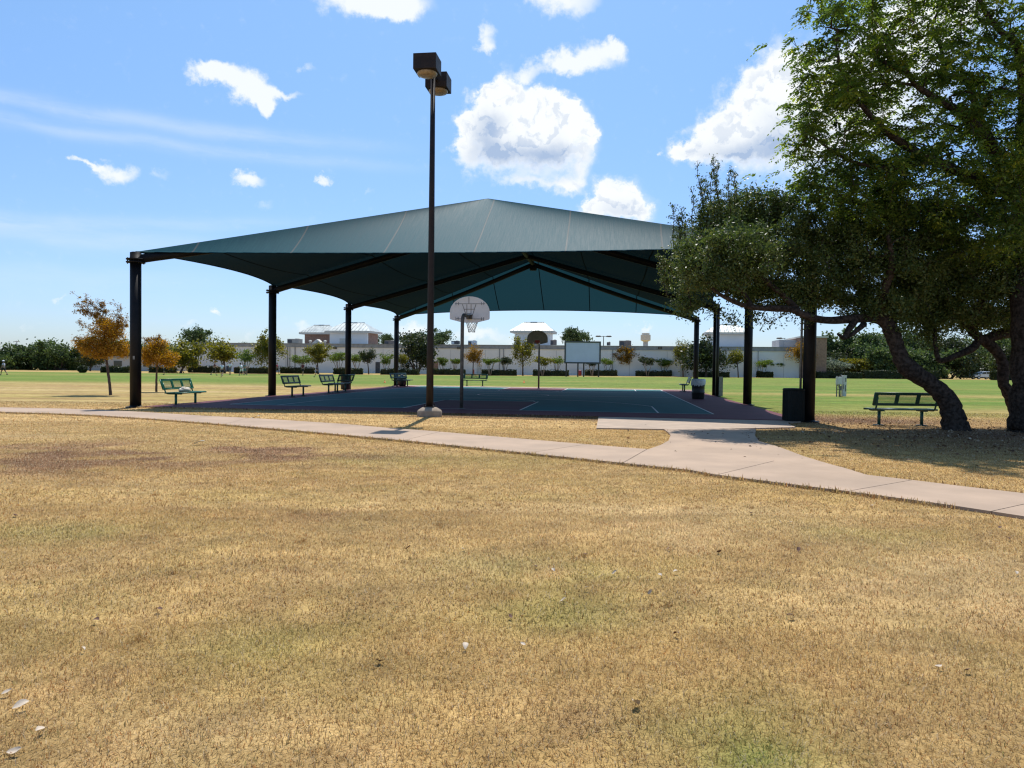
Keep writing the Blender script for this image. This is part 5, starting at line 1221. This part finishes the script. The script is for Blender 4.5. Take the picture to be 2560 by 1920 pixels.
# the two orange saplings on the left
def sapling(label, base, limbs, tgs, per, size, wisps, seed):
    t = thing('orange_tree', label, 'tree', base, 0, 'small orange trees left of the court')
    ch = branch_tree(t, limbs, tgs, .005, seed, sides=(10, 4), barkmat='bark2', nseg=3)
    leaves_on(t, ch, per*.68, .12, size, 'orange', 'crown', 1.8, .1)
    tw = MB(); W_ = []
    for a, b, c in wisps:
        k = 8; q = np.array([a*(1-s)**2+b*2*s*(1-s)+c*s*s for s in np.linspace(0, 1, k)]); W_.append(q); tw.tube(list(q-np.array(base)), list(np.linspace(.010, .004, k)), 4, cap=False)
        for s in range(2, k):
            for _ in range(2):
                e = q[s]+rng.normal(0, .13, 3)+[-.06, 0, .05]; W_.append(np.stack([q[s], (q[s]+e)/2, e])); tw.tube([q[s]-base, e-base], [.005, .003], 4, cap=False)
    obj('wispy_shoot', tw, M['twig'], t); leaves_on(t, W_, 20, .05, size*.8, 'rust', 'shoot_leaves', 2.4, .1)
b = g0(277, 988); D = b[1]; q = lambda x, y, dd=0: A(x, y, D+dd)
lim = [([b+[0, 0, -.1], q(274, 960), q(270, 930), q(266, 900), q(258, 870), q(262, 830), q(255, 795)], [.075, .06, .055, .052, .045, .03, .014]), ([q(266, 900), q(240, 875, -.2), q(215, 860, -.3)], [.035, .025, .012]), ([q(265, 890), q(290, 870, .1), q(310, 850, .1)], [.03, .02, .012])]
tg = np.concatenate([ell(222, 862, D, .62, .8, .40, 80), ell(262, 840, D, .75, .85, .55, 120), ell(302, 872, D, .42, .6, .36, 55), ell(248, 880, D, .8, .8, .30, 70), ell(280, 815, D, .42, .5, .35, 45), ell(250, 805, D, .35, .4, .25, 24)])
ws = [(q(250, 810), q(235, 770), q(184, 733)), (q(252, 815), q(232, 780), q(188, 760)), (q(255, 810), q(240, 775), q(200, 775)), (q(262, 815), q(250, 780), q(216, 745)), (q(262, 810), q(258, 770), q(245, 757)), (q(265, 800), q(262, 770), q(258, 758)), (q(285, 820), q(296, 790), q(293, 762)), (q(290, 820), q(300, 795), q(304, 775)), (q(300, 840), q(312, 820), q(318, 803)), (q(245, 830), q(215, 815), q(198, 810)), (q(255, 800), q(230, 785), q(205, 782)), (q(258, 800), q(240, 765), q(222, 760))]
sapling('large orange leaved young tree with wispy top, left of the first post', b, lim, tg, 62, .040, ws, 3)
b = g0(391, 980); D = b[1]
lim = [([b+[0, 0, -.1], q(391, 955), q(392, 925), q(394, 895), q(392, 865)], [.06, .05, .045, .035, .012]), ([q(392, 920), q(415, 900), q(430, 885)], [.03, .02, .01]), ([q(392, 915), q(372, 895), q(360, 880)], [.03, .02, .01])]
tg = np.concatenate([ell(385, 880, D, .55, .6, .42, 80), ell(412, 895, D, .55, .6, .38, 80), ell(372, 895, D, .4, .5, .36, 45), ell(395, 860, D, .35, .4, .25, 30), ell(428, 905, D, .22, .3, .22, 20)])
ws = [(q(380, 865), q(370, 855), q(362, 848)), (q(392, 860), q(394, 850), q(396, 846)), (q(400, 862), q(398, 852), q(388, 847)), (q(385, 862), q(375, 850), q(368, 852))]
sapling('smaller orange leaved young tree just right of the first post', b, lim, tg, 55, .042, ws, 5)

# ------------------------------------------------------------------ children on the field
SK = mat('skin', (.36, .20, .13), .55, .08, 9)
def skin(name, pts, edges, radii, m, parent, root=0, sub=1, extra=None):
    me = bpy.data.meshes.new('s'); me.from_pydata([tuple(p) for p in pts], edges, []); o = bpy.data.objects.new('tmp', me); COL.objects.link(o)
    md = o.modifiers.new('s', 'SKIN')
    for i, r in enumerate(radii): me.skin_vertices[0].data[i].radius = (r, r)
    me.skin_vertices[0].data[root].use_root = True
    sb = o.modifiers.new('d', 'SUBSURF'); sb.levels = sub; sb.render_levels = sub
    dg = bpy.context.evaluated_depsgraph_get(); nm = bpy.data.meshes.new_from_object(o.evaluated_get(dg)); bpy.data.objects.remove(o)
    if extra is not None:
        bm = bmesh.new(); bm.from_mesh(nm); em = mesh(extra, [m]); bm.from_mesh(em); bm.to_mesh(nm); bm.free()
    nm.materials.clear(); nm.materials.append(m)
    nm.polygons.foreach_set('use_smooth', np.ones(len(nm.polygons), bool)); nm.update()
    return link(name, nm, parent)
def person(label, px, py, H, face, legs, arms, shirt, shorts, hair, hat=None, lean=0., sleeve=True):
    """legs/arms: ((swing upper, swing lower), ...) radians forward(+)/back(-); facing local +y"""
    q = G(px, py); t = thing('person', label, 'person', q, face); s = H/1.75
    y0 = math.sin(lean)
    hip = np.array([0, 0, .92]); chest = hip+np.array([0, .42*math.sin(lean), .42*math.cos(lean)]); neck = chest+np.array([0, .14*math.sin(lean), .14*math.cos(lean)]); head = neck+np.array([0, .13*math.sin(lean)+.02, .13]); top = head+np.array([0, .01, .11])
    pts = [hip, hip+(chest-hip)*.5, chest, neck, head, top]; ed = [(0, 1), (1, 2), (2, 3), (3, 4), (4, 5)]; ra = [.135, .12, .135, .055, .095, .07]
    low = 9; jl = []; ja = []
    for k, sx in enumerate((-1, 1)):
        a, b = legs[k]; h0 = hip+[sx*.09, 0, -.06]; kn = h0+np.array([sx*.01, .43*math.sin(a), -.43*math.cos(a)]); an = kn+np.array([0, .42*math.sin(b), -.42*math.cos(b)]); toe = an+np.array([0, .15*math.cos(min(b, .3)), -.05])
        n = len(pts); pts += [h0, kn, an, toe]; ed += [(0, n), (n, n+1), (n+1, n+2), (n+2, n+3)]; ra += [.10, .065, .042, .035]; jl.append((h0, kn, an, toe)); low = min(low, toe[2]-.03)
        a, b, out = arms[k]; s0 = chest+np.array([sx*.17, 0, .05]); el = s0+np.array([sx*.27*math.sin(out), .28*math.sin(a), -.28*math.cos(a)*math.cos(out)]); wr = el+np.array([sx*.02, .25*math.sin(b), -.25*math.cos(b)])
        n = len(pts); pts += [s0, el, wr]; ed += [(2, n), (n, n+1), (n+1, n+2)]; ra += [.055, .042, .03]; ja.append((s0, el, wr))
    pts = [np.array(p)-np.array([0, 0, low]) for p in pts]; sc = lambda p: np.array(p)*s
    ex = MB()
    for k in range(2):
        s0, el, wr = [x-np.array([0, 0, low]) for x in ja[k]]; dv = (wr-el)/np.linalg.norm(wr-el); sdv = np.array([0, 1, 0])-dv*dv[1]; sdv = sdv/np.linalg.norm(sdv)
        pm = wr+dv*.05; ex.tube([sc(wr), sc(wr+dv*.04), sc(wr+dv*.09)], [.028*s, .04*s, .032*s], 8)
        for j in range(4): ex.tube([sc(wr+dv*.08+sdv*(j-1.5)*.018), sc(wr+dv*(.115+.008*(1.5-abs(j-1.5)))+sdv*(j-1.5)*.021), sc(wr+dv*(.14+.012*(1.5-abs(j-1.5)))+sdv*(j-1.5)*.02+np.array([0, .012, 0]))], [.010*s, .009*s, .006*s], 5)
        ex.tube([sc(wr+dv*.03+sdv*.035), sc(wr+dv*.06+sdv*.06), sc(wr+dv*.085+sdv*.062)], [.012*s, .010*s, .007*s], 5)
    hd = pts[4]
    lump(ex, sc(hd+[0, .098, .0]), (.014*s, .024*s, .022*s), 2, 8)
    for sx in (-1, 1): lump(ex, sc(hd+[sx*.088, -.01, .005]), (.014*s, .022*s, .032*s), 1, 8)
    skin('body', [sc(p) for p in pts], ed, [r*s for r in ra], SK, t, 0, 1, ex)
    up = [pts[0]+np.array([0, 0, .02]), pts[1], pts[2], pts[2]+(pts[3]-pts[2])*.45]; ue = [(0, 1), (1, 2), (2, 3)]; ur = [.155, .145, .155, .085]
    for k in range(2):
        i = 6+k*7+4; n = len(up); e_ = pts[i]+(pts[i+1]-pts[i])*.75; up += [pts[i], e_]; ue += [(2, n), (n, n+1)]; ur += [.075, .066]
    skin('shirt', [sc(p) for p in up], ue, [r*s for r in ur], shirt, t)
    up = [pts[0]+np.array([0, 0, .03])]; ue = []; ur = [.150]
    for k in range(2):
        i = 6+k*7; n = len(up); up += [pts[i], pts[i]+(pts[i+1]-pts[i])*.92]; ue += [(0, n), (n, n+1)]; ur += [.118, .095]
    skin('shorts', [sc(p) for p in up], ue, [r*s for r in ur], shorts, t)
    mb = MB(); lump(mb, sc(hd+[0, -.022, .055]), (.107*s, .112*s, .085*s), 6, 12); obj('hair', mb, hair, t)
    if hat is not None:
        mb = MB(); mb.lathe([(.20*s, .0), (.12*s, .02*s), (.105*s, .10*s), (.03*s, .13*s)], sc(hd+[0, 0, .075]), 16); obj('hat', mb, hat, t)
    mb = MB()
    for sx in (-1, 1): lump(mb, sc(hd+[sx*.034, .088, .022]), (.012*s, .008*s, .008*s), 2, 6)
    mb.box(sc(hd+[0, .092, -.042]), (.045*s, .012*s, .010*s)); obj('face_mark', mb, M['hvac_dark'], t)
    for k in range(2):
        i = 6+k*7+2; mb = MB(); lump(mb, sc((pts[i]+pts[i+1])/2+[0, .0, -.005]), (.05*s, .125*s, .048*s), 8, 10); obj('shoe', mb, M['hvac_dark'] if k >= 0 else M['paper'], t)
cl = lambda n, c: mat(n, c, .85, .08, 9)
c_white = cl('white_cotton', (.72, .74, .78)); c_blue = cl('pale_blue_cotton', (.48, .58, .70)); c_navy = cl('navy_cotton', (.02, .025, .045)); c_red = cl('red_cotton', (.52, .06, .09)); c_mar = cl('dark_red_cotton', (.13, .025, .03)); c_grey = cl('grey_cotton', (.12, .13, .17)); c_black = cl('black_cotton', (.02, .02, .024)); c_teal = cl('teal_cotton', (.05, .15, .17)); c_lil = cl('lilac_cotton', (.52, .48, .60)); h_dk = cl('dark_hair', (.02, .015, .012)); h_br = cl('light_brown_hair', (.28, .16, .08))
ST = ((.1, .05), (-.1, -.12)); WK = ((.45, .15), (-.35, -.65)); RN = ((.75, .1), (-.55, -1.1)); AR = ((.2, .4, .15), (-.2, .1, .15)); AF = ((.9, 1.2, .1), (.6, 1.1, .1))
def hpx(px, yt, yb): q = G(px, yb); return A(px, yt, q[1])[2]-q[2]
person('person in a wide white hat and lilac shirt walking at the field left edge', 9, 938, hpx(9, 902, 938), PI*.55, WK, AR, c_lil, c_black, h_dk, c_white)
person('person in a pale blue shirt standing behind the smaller orange tree', 410, 937, hpx(410, 907, 937), PI*.8, ST, AR, c_blue, c_black, h_dk)
person('person in a dark red shirt with light hair reaching forward, leftmost of the running group', 535, 938.5, hpx(535, 905, 938.5), -PI*.45, WK, AF, c_mar, c_black, h_br, lean=.15)
person('person in a white shirt and black shorts running with legs wide apart', 555, 943, hpx(555, 907, 943), PI*.1, ((.5, -.2), (-.55, -.9)), AR, c_white, c_black, h_dk, lean=.1)
person('person in a pale shirt and grey shorts standing right of the wide-striding runner', 575, 937, hpx(575, 906, 937), PI, ST, AR, c_white, c_grey, h_br)
person('person in a white top bending forward in front of a teal-shirted child', 604, 938.5, hpx(604, 907, 938.5), PI*.4, WK, AF, c_white, c_white, h_dk, lean=.3)
person('person in a teal shirt at the right end of the running group', 611, 937.5, hpx(611, 908, 937.5), -PI*.5, WK, AF, c_teal, c_teal, h_dk)
person('person in a bright red shirt emerging right of the second post', 692.5, 936.5, hpx(692.5, 907, 936.5), -PI*.5, WK, AR, c_red, c_black, h_dk)
person('person in a dark maroon shirt walking right of the second post', 757, 939, hpx(757, 907, 939), PI, WK, AR, c_mar, c_black, h_dk)
person('person in navy clothes running to the left in front of the yellowish tree', 793, 943, hpx(793, 913, 943), PI*.5, ((.5, .35), (-.6, -1.0)), AR, c_navy, c_navy, h_dk, lean=.15)

# ------------------------------------------------------------------ cones, car, litter
for px, py, yt, l_ in ((962, 957, 950, 'small orange cone on the grass left of the fourth post'), (1310, 957.5, 949.5, 'small orange cone on the grass left of the far hoop pole')):
    q = G(px, py); h = A(px, yt, q[1])[2]-q[2]; t = thing('traffic_cone', l_, 'cone', q, 0, 'orange cones on the field')
    mb = MB(); mb.lathe([(.30*h, .02), (.28*h, .06*h), (.07*h, .96*h), (.04*h, h)], n=14); obj('cone', mb, M['orange'], t)
    mb = MB(); mb.box((0, 0, .015), (.8*h, .8*h, .03)); obj('base', mb, M['orange'], t)
q = G(2456, 949.5); D = 160.; q = A(2456, 947.5, D); q[2] = float(gz(q[0], D))
t = thing('parked_car', 'silver sport utility car parked half hidden under the trees at the right', 'car', q, .06)
pr = [(-2.35, .42), (-2.38, .80), (-2.20, 1.0), (-1.25, 1.12), (-.45, 1.62), (.2, 1.72), (1.5, 1.70), (2.05, 1.55), (2.35, 1.05), (2.38, .55), (2.25, .40)]
mb = MB(); mb.prism([(x, -.92, z) for x, z in pr], (0, 1.84, 0)); obj('body', mb, M['car_paint'], t, .10)
mb = MB()
for P in ([(-1.02, 1.12), (-.42, 1.54), (.18, 1.60), (.18, 1.12)], [(.28, 1.12), (.28, 1.61), (1.05, 1.60), (1.05, 1.12)], [(1.15, 1.12), (1.15, 1.59), (1.85, 1.48), (2.0, 1.14)]):
    mb.prism([(x, -.935, z) for x, z in P], (0, 1.87, 0))
obj('side_window', mb, M['glass'], t)
mb = MB(); mb.prism([(-1.20, -.78, 1.145), (-.50, -.72, 1.60), (-.50, .72, 1.60), (-1.20, .78, 1.145)], (-.02, 0, .03)); obj('windscreen', mb, M['glass'], t)
for x in (-1.45, 1.45):
    for y in (-.86, .86):
        mb = MB(); mb.tube([(x, y-.11, .36), (x, y+.11, .36)], .36, 20, smooth=False); w_ = obj('wheel', mb, M['tyre'], t)
        mb = MB(); mb.tube([(x, y-.125, .36), (x, y+.125, .36)], .22, 16, smooth=False); obj('rim', mb, M['chrome'], w_)
for y in (-.68, .68): mb = MB(); mb.box((-2.28, y, .90), (.16, .34, .14)); obj('headlight', mb, M['hvac_light'], t)
for y in (-.8, .8): mb = MB(); mb.box((2.30, y, 1.0), (.12, .16, .28)); obj('tail_light', mb, M['red'], t)
for y in (-.95, .95): mb = MB(); mb.box((-.85, y, 1.18), (.12, .14, .12)); obj('mirror', mb, M['car_paint'], t)
def curl(n, sz, seed):
    R_ = np.random.default_rng(seed); vs = []; fs = []; nu, nv = 6, 4   # a curled leaf or scrap
    for i in range(nu+1):
        u = i/nu; w = math.sin(PI*min(u*.92+.04, 1))**.8*.30
        for j in range(nv+1):
            v = (j/nv-.5)*2; vs.append(((u-.5)*sz, v*w*sz, sz*(.10+.35*v*v*w+.16*math.sin(u*3+seed)+R_.normal(0, .012))))
    for i in range(nu):
        for j in range(nv): a = i*(nv+1)+j; fs.append((a, a+1, a+nv+2, a+nv+1))
    mb = MB(); mb.add(vs, fs, 0, True); return mb
pale = [(1163, 1627, .065), (51, 1778, .075), (18, 1742, .05), (36, 1891, .06), (206, 1633, .04), (1588, 1773, .075), (1536, 1439, .06), (2346, 1676, .05), (1689, 1437, .05), (1650, 1445, .045), (1625, 1488, .05), (1976, 1311, .06), (1466, 1480, .05), (1383, 1432, .045), (1307, 1620, .04), (1158, 1378, .045), (2050, 1440, .04), (575, 1262, .05), (1950, 1310, .05), (2180, 1268, .05), (2540, 1440, .05), (100, 1838, .05), (1408, 1508, .05)]
dark = [(38, 1293, .08), (398, 1534, .06), (1020, 1377, .065), (1797, 1386, .06), (948, 1662, .065), (240, 1561, .06), (1672, 1378, .06), (1340, 1423, .055), (1463, 1392, .05), (1975, 1550, .06), (1996, 1381, .065), (1337, 1152, .06), (2418, 1685, .05), (1690, 1595, .05), (2500, 1325, .06), (1276, 1550, .05), (1878, 1287, .07), (2518, 1352, .06)]
lm = [mesh(curl(1, 1., k), [M['leaf_pale']]) for k in range(4)]; dm = [mesh(curl(1, 1., 7+k), [M['leaf_brown']]) for k in range(4)]
for i, (px, py, sz) in enumerate(pale+dark):
    q = G(px, py); isP = i < len(pale); o = link('fallen_leaf', (lm if isP else dm)[i % 4]); o.location = (q[0], q[1], .022); o.scale = (sz*.8,)*3
    o.rotation_euler = (rng.normal(0, .35), rng.normal(0, .35), rng.uniform(0, 6))
    tag(o, 'pale dry curled leaf lying on the tan lawn' if isP else 'dark brown dry leaf lying on the tan lawn', 'leaf', 'pale leaves on the lawn' if isP else 'brown leaves on the lawn')
for px, py, sz, l_ in ((498, 1113, .20, 'white paper scrap on the brown patch of lawn at the left'), (637, 1046.5, .24, 'white paper scrap on the grass strip between path and court'), (417, 1012, .20, 'crumpled white scrap under the sunlit green bench'), (1614, 1066.5, .05, 'small dark scrap on the concrete pad')):
    q = G(px, py); o = obj('litter', curl(1, 1., 21+int(px) % 5), M['paper'] if px != 1614 else M['hvac_dark']); o.location = (q[0], q[1], .03 if px != 1614 else ZP); o.scale = (sz, sz*.8, sz*.9); tag(o, l_, 'litter')
# leaf litter under the oaks
n = 2600; lx = rng.normal(12, 3.6, n); ly = rng.normal(16.8, 2.2, n); k = (~inpoly(lx, ly, PATH_POLY)) & (~inpoly(lx, ly, PAD_POLY)); lx, ly = lx[k], ly[k]
C = np.stack([lx, ly, np.full(len(lx), .03)], -1); V, F = cards(C, rng.uniform(.02, .05, len(C)), 0, 1.7, flat=.3)
mll = leafmat('leaf_litter_mix', [(.07, .035, .02), (.16, .09, .05), (.30, .20, .12), (.62, .52, .40)], .1, .6, .2, 3.)
o = link('leaf_litter', npmesh(V, F, [mll], rng.uniform(0, 1, len(C))**1.6)); tag(o, 'scattered brown leaf litter on the ground below the oak and elm', 'leaves', kind='stuff')

# ------------------------------------------------------------------ sky, sun, camera
SUN_EL, SUN_AZ = math.radians(63), math.radians(1.5)
w = bpy.data.worlds.new('World'); S.world = w; w.use_nodes = True
nt = w.node_tree; nt.nodes.clear(); L = nt.links
out = nt.nodes.new('ShaderNodeOutputWorld')
sky = nt.nodes.new('ShaderNodeTexSky'); sky.sky_type = 'NISHITA'; sky.sun_disc = False; sky.sun_elevation = SUN_EL; sky.sun_rotation = SUN_AZ
sky.air_density = 1.0; sky.dust_density = .6; sky.ozone_density = 1.2
bg = nt.nodes.new('ShaderNodeBackground'); bg.inputs[1].default_value = .15; tc = nt.nodes.new('ShaderNodeTexCoord'); sp_ = nt.nodes.new('ShaderNodeSeparateXYZ'); L.new(tc.outputs['Generated'], sp_.inputs[0])
skt = mixc(nt, ramp(nt, sp_.outputs[2], 0., .55), (.55, .66, .90), (.70, .90, 1.0))
L.new(mixc(nt, 1., sky.outputs[0], skt, 'MULTIPLY'), bg.inputs[0])
az = math_(nt, 'ARCTAN2', sp_.outputs[0], sp_.outputs[1]); el = math_(nt, 'ARCSINE', sp_.outputs[2])
cm = nt.nodes.new('ShaderNodeCombineXYZ'); L.new(az, cm.inputs[0]); L.new(el, cm.inputs[1])
def vmath(op, a, b=None):
    n = nt.nodes.new('ShaderNodeVectorMath'); n.operation = op
    for s, v in ((n.inputs[0], a), (n.inputs[1], b)):
        if v is None: continue
        if hasattr(v, 'links'): L.new(v, s)
        else: s.default_value = v
    return n
w1 = noise(nt, cm.outputs[0], 16., 3, .5); w2 = noise(nt, cm.outputs[0], 55., 6, .62)
q = vmath('MULTIPLY', vmath('SUBTRACT', w1.outputs['Color'], (.5, .5, .5)).outputs[0], (.050, .040, 0))
q2 = vmath('MULTIPLY', vmath('SUBTRACT', w2.outputs['Color'], (.5, .5, .5)).outputs[0], (.034, .030, 0))
V0 = vmath('ADD', vmath('ADD', cm.outputs[0], q.outputs[0]).outputs[0], q2.outputs[0]).outputs[0]
def ang(px, py):
    d = ray(px, py); d = d/np.linalg.norm(d); return math.atan2(d[0], d[1]), math.asin(d[2])
def field(blobs, vec):
    tot = None
    for cx, cy, rx, ry, am in blobs:
        a, e = ang(cx, cy); n = vmath('SUBTRACT', vec, (a, e, 0)); n = vmath('MULTIPLY', n.outputs[0], (FPX/rx*.95, FPX/ry*.95, 0))
        ln = vmath('LENGTH', n.outputs[0]).outputs['Value']
        mr = nt.nodes.new('ShaderNodeMapRange'); mr.interpolation_type = 'SMOOTHSTEP'; mr.inputs[1].default_value = 1.6; mr.inputs[2].default_value = 0; mr.inputs[3].default_value = 0; mr.inputs[4].default_value = am
        L.new(ln, mr.inputs[0]); tot = mr.outputs[0] if tot is None else math_(nt, 'ADD', tot, mr.outputs[0])
    return tot
CU = [(1258, 222, 40, 44, .9), (1222, 236, 32, 30, .7), (1300, 300, 92, 58, .9), (1385, 318, 70, 55, .9), (1225, 335, 70, 75, .9), (1335, 380, 125, 70, 1), (1165, 300, 26, 26, .6), (1150, 352, 26, 30, .6), (1160, 398, 30, 26, .5), (1348, 246, 34, 24, .6), (1405, 262, 34, 26, .6), (1445, 296, 30, 28, .6), (1478, 322, 22, 22, .55), (1470, 378, 26, 34, .6), (1455, 430, 26, 26, .5), (1300, 462, 34, 14, .5), (1385, 468, 60, 16, .6), (1432, 455, 34, 18, .5),
      (1540, 485, 52, 42, 1.1), (1588, 520, 42, 34, 1), (1490, 525, 48, 22, 1),
      (1735, 378, 50, 26, 1), (1800, 345, 66, 50, 1), (1868, 322, 72, 84, 1), (1940, 262, 66, 96, 1), (2010, 300, 120, 140, 1), (2320, 55, 130, 80, .9), (2200, 250, 150, 100, .8)]
CU = [c for c in CU if c[4] > 0]
WI = [(1395, 165, 58, 26, .8), (1480, 142, 85, 36, .9), (1545, 118, 34, 18, .7), (1310, 196, 42, 24, .8), (900, -5, 110, 40, 1.), (985, 20, 85, 38, .9), (1020, 48, 25, 16, .5), (1400, 5, 90, 34, .9),
      (510, 182, 52, 26, .9), (590, 200, 72, 34, 1.), (640, 240, 46, 36, .9), (720, 234, 38, 12, .7), (650, 268, 22, 22, .7), (285, 428, 42, 25, .9), (200, 402, 18, 10, .7), (238, 412, 14, 8, .6), (616, 440, 44, 18, .9), (815, 438, 18, 13, .8), (1232, 82, 26, 28, .75), (1215, 122, 28, 16, .75), (768, 170, 20, 13, .5),
      (400, 428, 28, 15, .4), (650, 500, 44, 14, .4), (918, 474, 18, 12, .4), (1030, 822, 62, 20, .75), (1195, 832, 60, 14, .7), (1300, 850, 90, 12, .5), (543, 786, 17, 8, .75), (1612, 820, 26, 9, .7), (145, 760, 24, 6, .5), (1430, 845, 60, 14, .5), (95, 816, 26, 6, .35), (1660, 380, 12, 8, .6), (470, 826, 40, 9, .4), (760, 812, 34, 12, .55), (620, 838, 22, 12, .4)]
FS = field(CU, V0); FW = field(WI, V0); FU = field(CU, vmath('ADD', V0, (0, .030, 0)).outputs[0])
w3 = noise(nt, cm.outputs[0], 120., 5, .6); w4 = noise(nt, V0, 42., 3, .5); w4b = noise(nt, vmath('ADD', V0, (.0, .009, 0)).outputs[0], 42., 3, .5); w2b = noise(nt, vmath('ADD', cm.outputs[0], (.0, .006, 0)).outputs[0], 55., 6, .62)
Fn = math_(nt, 'ADD', FS, math_(nt, 'MULTIPLY', math_(nt, 'SUBTRACT', w3.outputs[0], .5), .40))
crisp = ramp(nt, math_(nt, 'SUBTRACT', FS, FU), -.15, .30)
dC = math_(nt, 'ADD', math_(nt, 'MULTIPLY', ramp(nt, Fn, .26, .66), crisp), math_(nt, 'MULTIPLY', ramp(nt, Fn, .14, 1.0), math_(nt, 'SUBTRACT', 1., crisp)))
dC = math_(nt, 'MAXIMUM', dC, math_(nt, 'MULTIPLY', ramp(nt, math_(nt, 'ADD', FS, math_(nt, 'MULTIPLY', math_(nt, 'SUBTRACT', w2.outputs[0], .5), .9)), .05, .75), .6))
dW = math_(nt, 'MULTIPLY', ramp(nt, math_(nt, 'ADD', FW, math_(nt, 'MULTIPLY', math_(nt, 'SUBTRACT', w2.outputs[0], .5), .55)), .20, .90), .92)
GRY = field([(1270, 405, 120, 46, .95), (1210, 335, 38, 56, .75), (1400, 398, 62, 40, .75), (1250, 300, 30, 30, .3), (1860, 395, 150, 42, .8), (1960, 330, 60, 60, .4), (1545, 528, 60, 30, .55), (1395, 440, 70, 20, .5)], vmath('ADD', cm.outputs[0], vmath('MULTIPLY', q2.outputs[0], (.5, .5, 0)).outputs[0]).outputs[0])
gN = math_(nt, 'MULTIPLY', ramp(nt, math_(nt, 'ADD', math_(nt, 'SUBTRACT', w4b.outputs[0], w4.outputs[0]), .5), .50, .64), .50)
gf = math_(nt, 'MULTIPLY', math_(nt, 'ADD', math_(nt, 'ADD', math_(nt, 'MULTIPLY', ramp(nt, GRY, .02, 1.15), .85), math_(nt, 'MULTIPLY', ramp(nt, FU, .9, 2.4), .25)), math_(nt, 'MULTIPLY', gN, .7)), ramp(nt, FS, .5, 1.15), clamp=True)
CL_W = (.86, .89, .91); CL_G = (.37, .48, .67)
ccol = mixc(nt, gf, CL_W, CL_G)
# thin streaks and a low veil
def streak(p0, p1, wd, am):
    a0, e0 = ang(*p0); a1, e1 = ang(*p1); th = math.atan2(e1-e0, a1-a0)
    n = vmath('SUBTRACT', cm.outputs[0], (a0, e0, 0)).outputs[0]
    s = nt.nodes.new('ShaderNodeSeparateXYZ'); L.new(n, s.inputs[0])
    al = math_(nt, 'ADD', math_(nt, 'MULTIPLY', s.outputs[0], math.cos(th)), math_(nt, 'MULTIPLY', s.outputs[1], math.sin(th)))
    ac = math_(nt, 'SUBTRACT', math_(nt, 'MULTIPLY', s.outputs[1], math.cos(th)), math_(nt, 'MULTIPLY', s.outputs[0], math.sin(th)))
    ac = math_(nt, 'ADD', ac, math_(nt, 'MULTIPLY', math_(nt, 'SUBTRACT', w1.outputs[0], .5), wd*1.6))
    fall = math_(nt, 'EXPONENT', math_(nt, 'MULTIPLY', math_(nt, 'MULTIPLY', ac, ac), -1/(wd*wd)))
    Ln = math.hypot(a1-a0, e1-e0)
    return math_(nt, 'MULTIPLY', math_(nt, 'MULTIPLY', fall, am), math_(nt, 'SUBTRACT', 1., ramp(nt, al, Ln*.45, Ln*1.05)))
st = math_(nt, 'ADD', streak((0, 243), (1080, 375), .0085, .30), streak((0, 298), (1150, 425), .0075, .28))
st = math_(nt, 'ADD', st, streak((-100, 560), (760, 640), .014, .26)); st = math_(nt, 'ADD', st, streak((-100, 690), (700, 700), .016, .14)); st = math_(nt, 'ADD', st, streak((200, 560), (850, 556), .008, .20))
mps = nt.nodes.new('ShaderNodeMapping'); mps.inputs['Scale'].default_value = (5, 30, 1); L.new(cm.outputs[0], mps.inputs[0])
st = math_(nt, 'MULTIPLY', st, ramp(nt, noise(nt, mps.outputs[0], 1.6, 6, .6).outputs[0], .15, .65))
bgc = nt.nodes.new('ShaderNodeBackground'); bgc.inputs[1].default_value = 1.0; L.new(ccol, bgc.inputs[0])
bgs = nt.nodes.new('ShaderNodeBackground'); bgs.inputs[0].default_value = (.86, .93, 1, 1); bgs.inputs[1].default_value = .9
mA = nt.nodes.new('ShaderNodeMixShader'); L.new(st, mA.inputs[0]); L.new(bg.outputs[0], mA.inputs[1]); L.new(bgs.outputs[0], mA.inputs[2])
mB = nt.nodes.new('ShaderNodeMixShader'); L.new(math_(nt, 'MAXIMUM', dC, dW), mB.inputs[0]); L.new(mA.outputs[0], mB.inputs[1]); L.new(bgc.outputs[0], mB.inputs[2])
L.new(mB.outputs[0], out.inputs[0])
sl = bpy.data.lights.new('sun', 'SUN'); sl.energy = 4.6; sl.angle = math.radians(.53); sl.color = (1, .955, .89)
so = bpy.data.objects.new('sun', sl); COL.objects.link(so)
sv = Vector((math.sin(SUN_AZ)*math.cos(SUN_EL), math.cos(SUN_AZ)*math.cos(SUN_EL), math.sin(SUN_EL)))
so.rotation_euler = sv.to_track_quat('Z', 'Y').to_euler(); so.location = (0, 0, 60)
cam = bpy.data.cameras.new('camera'); cam.sensor_width = 36; cam.lens = FPX/2560*36; cam.clip_end = 5000; cam.clip_start = .05
co = bpy.data.objects.new('camera', cam); COL.objects.link(co)
co.matrix_world = Matrix.Translation((0, 0, HCAM)) @ Matrix.Rotation(PI/2+PITCH, 4, 'X') @ Matrix.Rotation(ROLL, 4, 'Z')
S.camera = co
S.view_settings.view_transform = 'Standard'; S.view_settings.look = 'None'; S.view_settings.gamma = 1; S.view_settings.use_curve_mapping = False
S.view_settings.exposure = 0.2
S.cycles.max_bounces = 8; S.cycles.diffuse_bounces = 3; S.cycles.transparent_max_bounces = 12; S.cycles.transmission_bounces = 4
S.cycles.use_denoising = True; S.cycles.denoising_prefilter = 'ACCURATE'; S.cycles.adaptive_threshold = .006; S.cycles.filter_width = 1.25
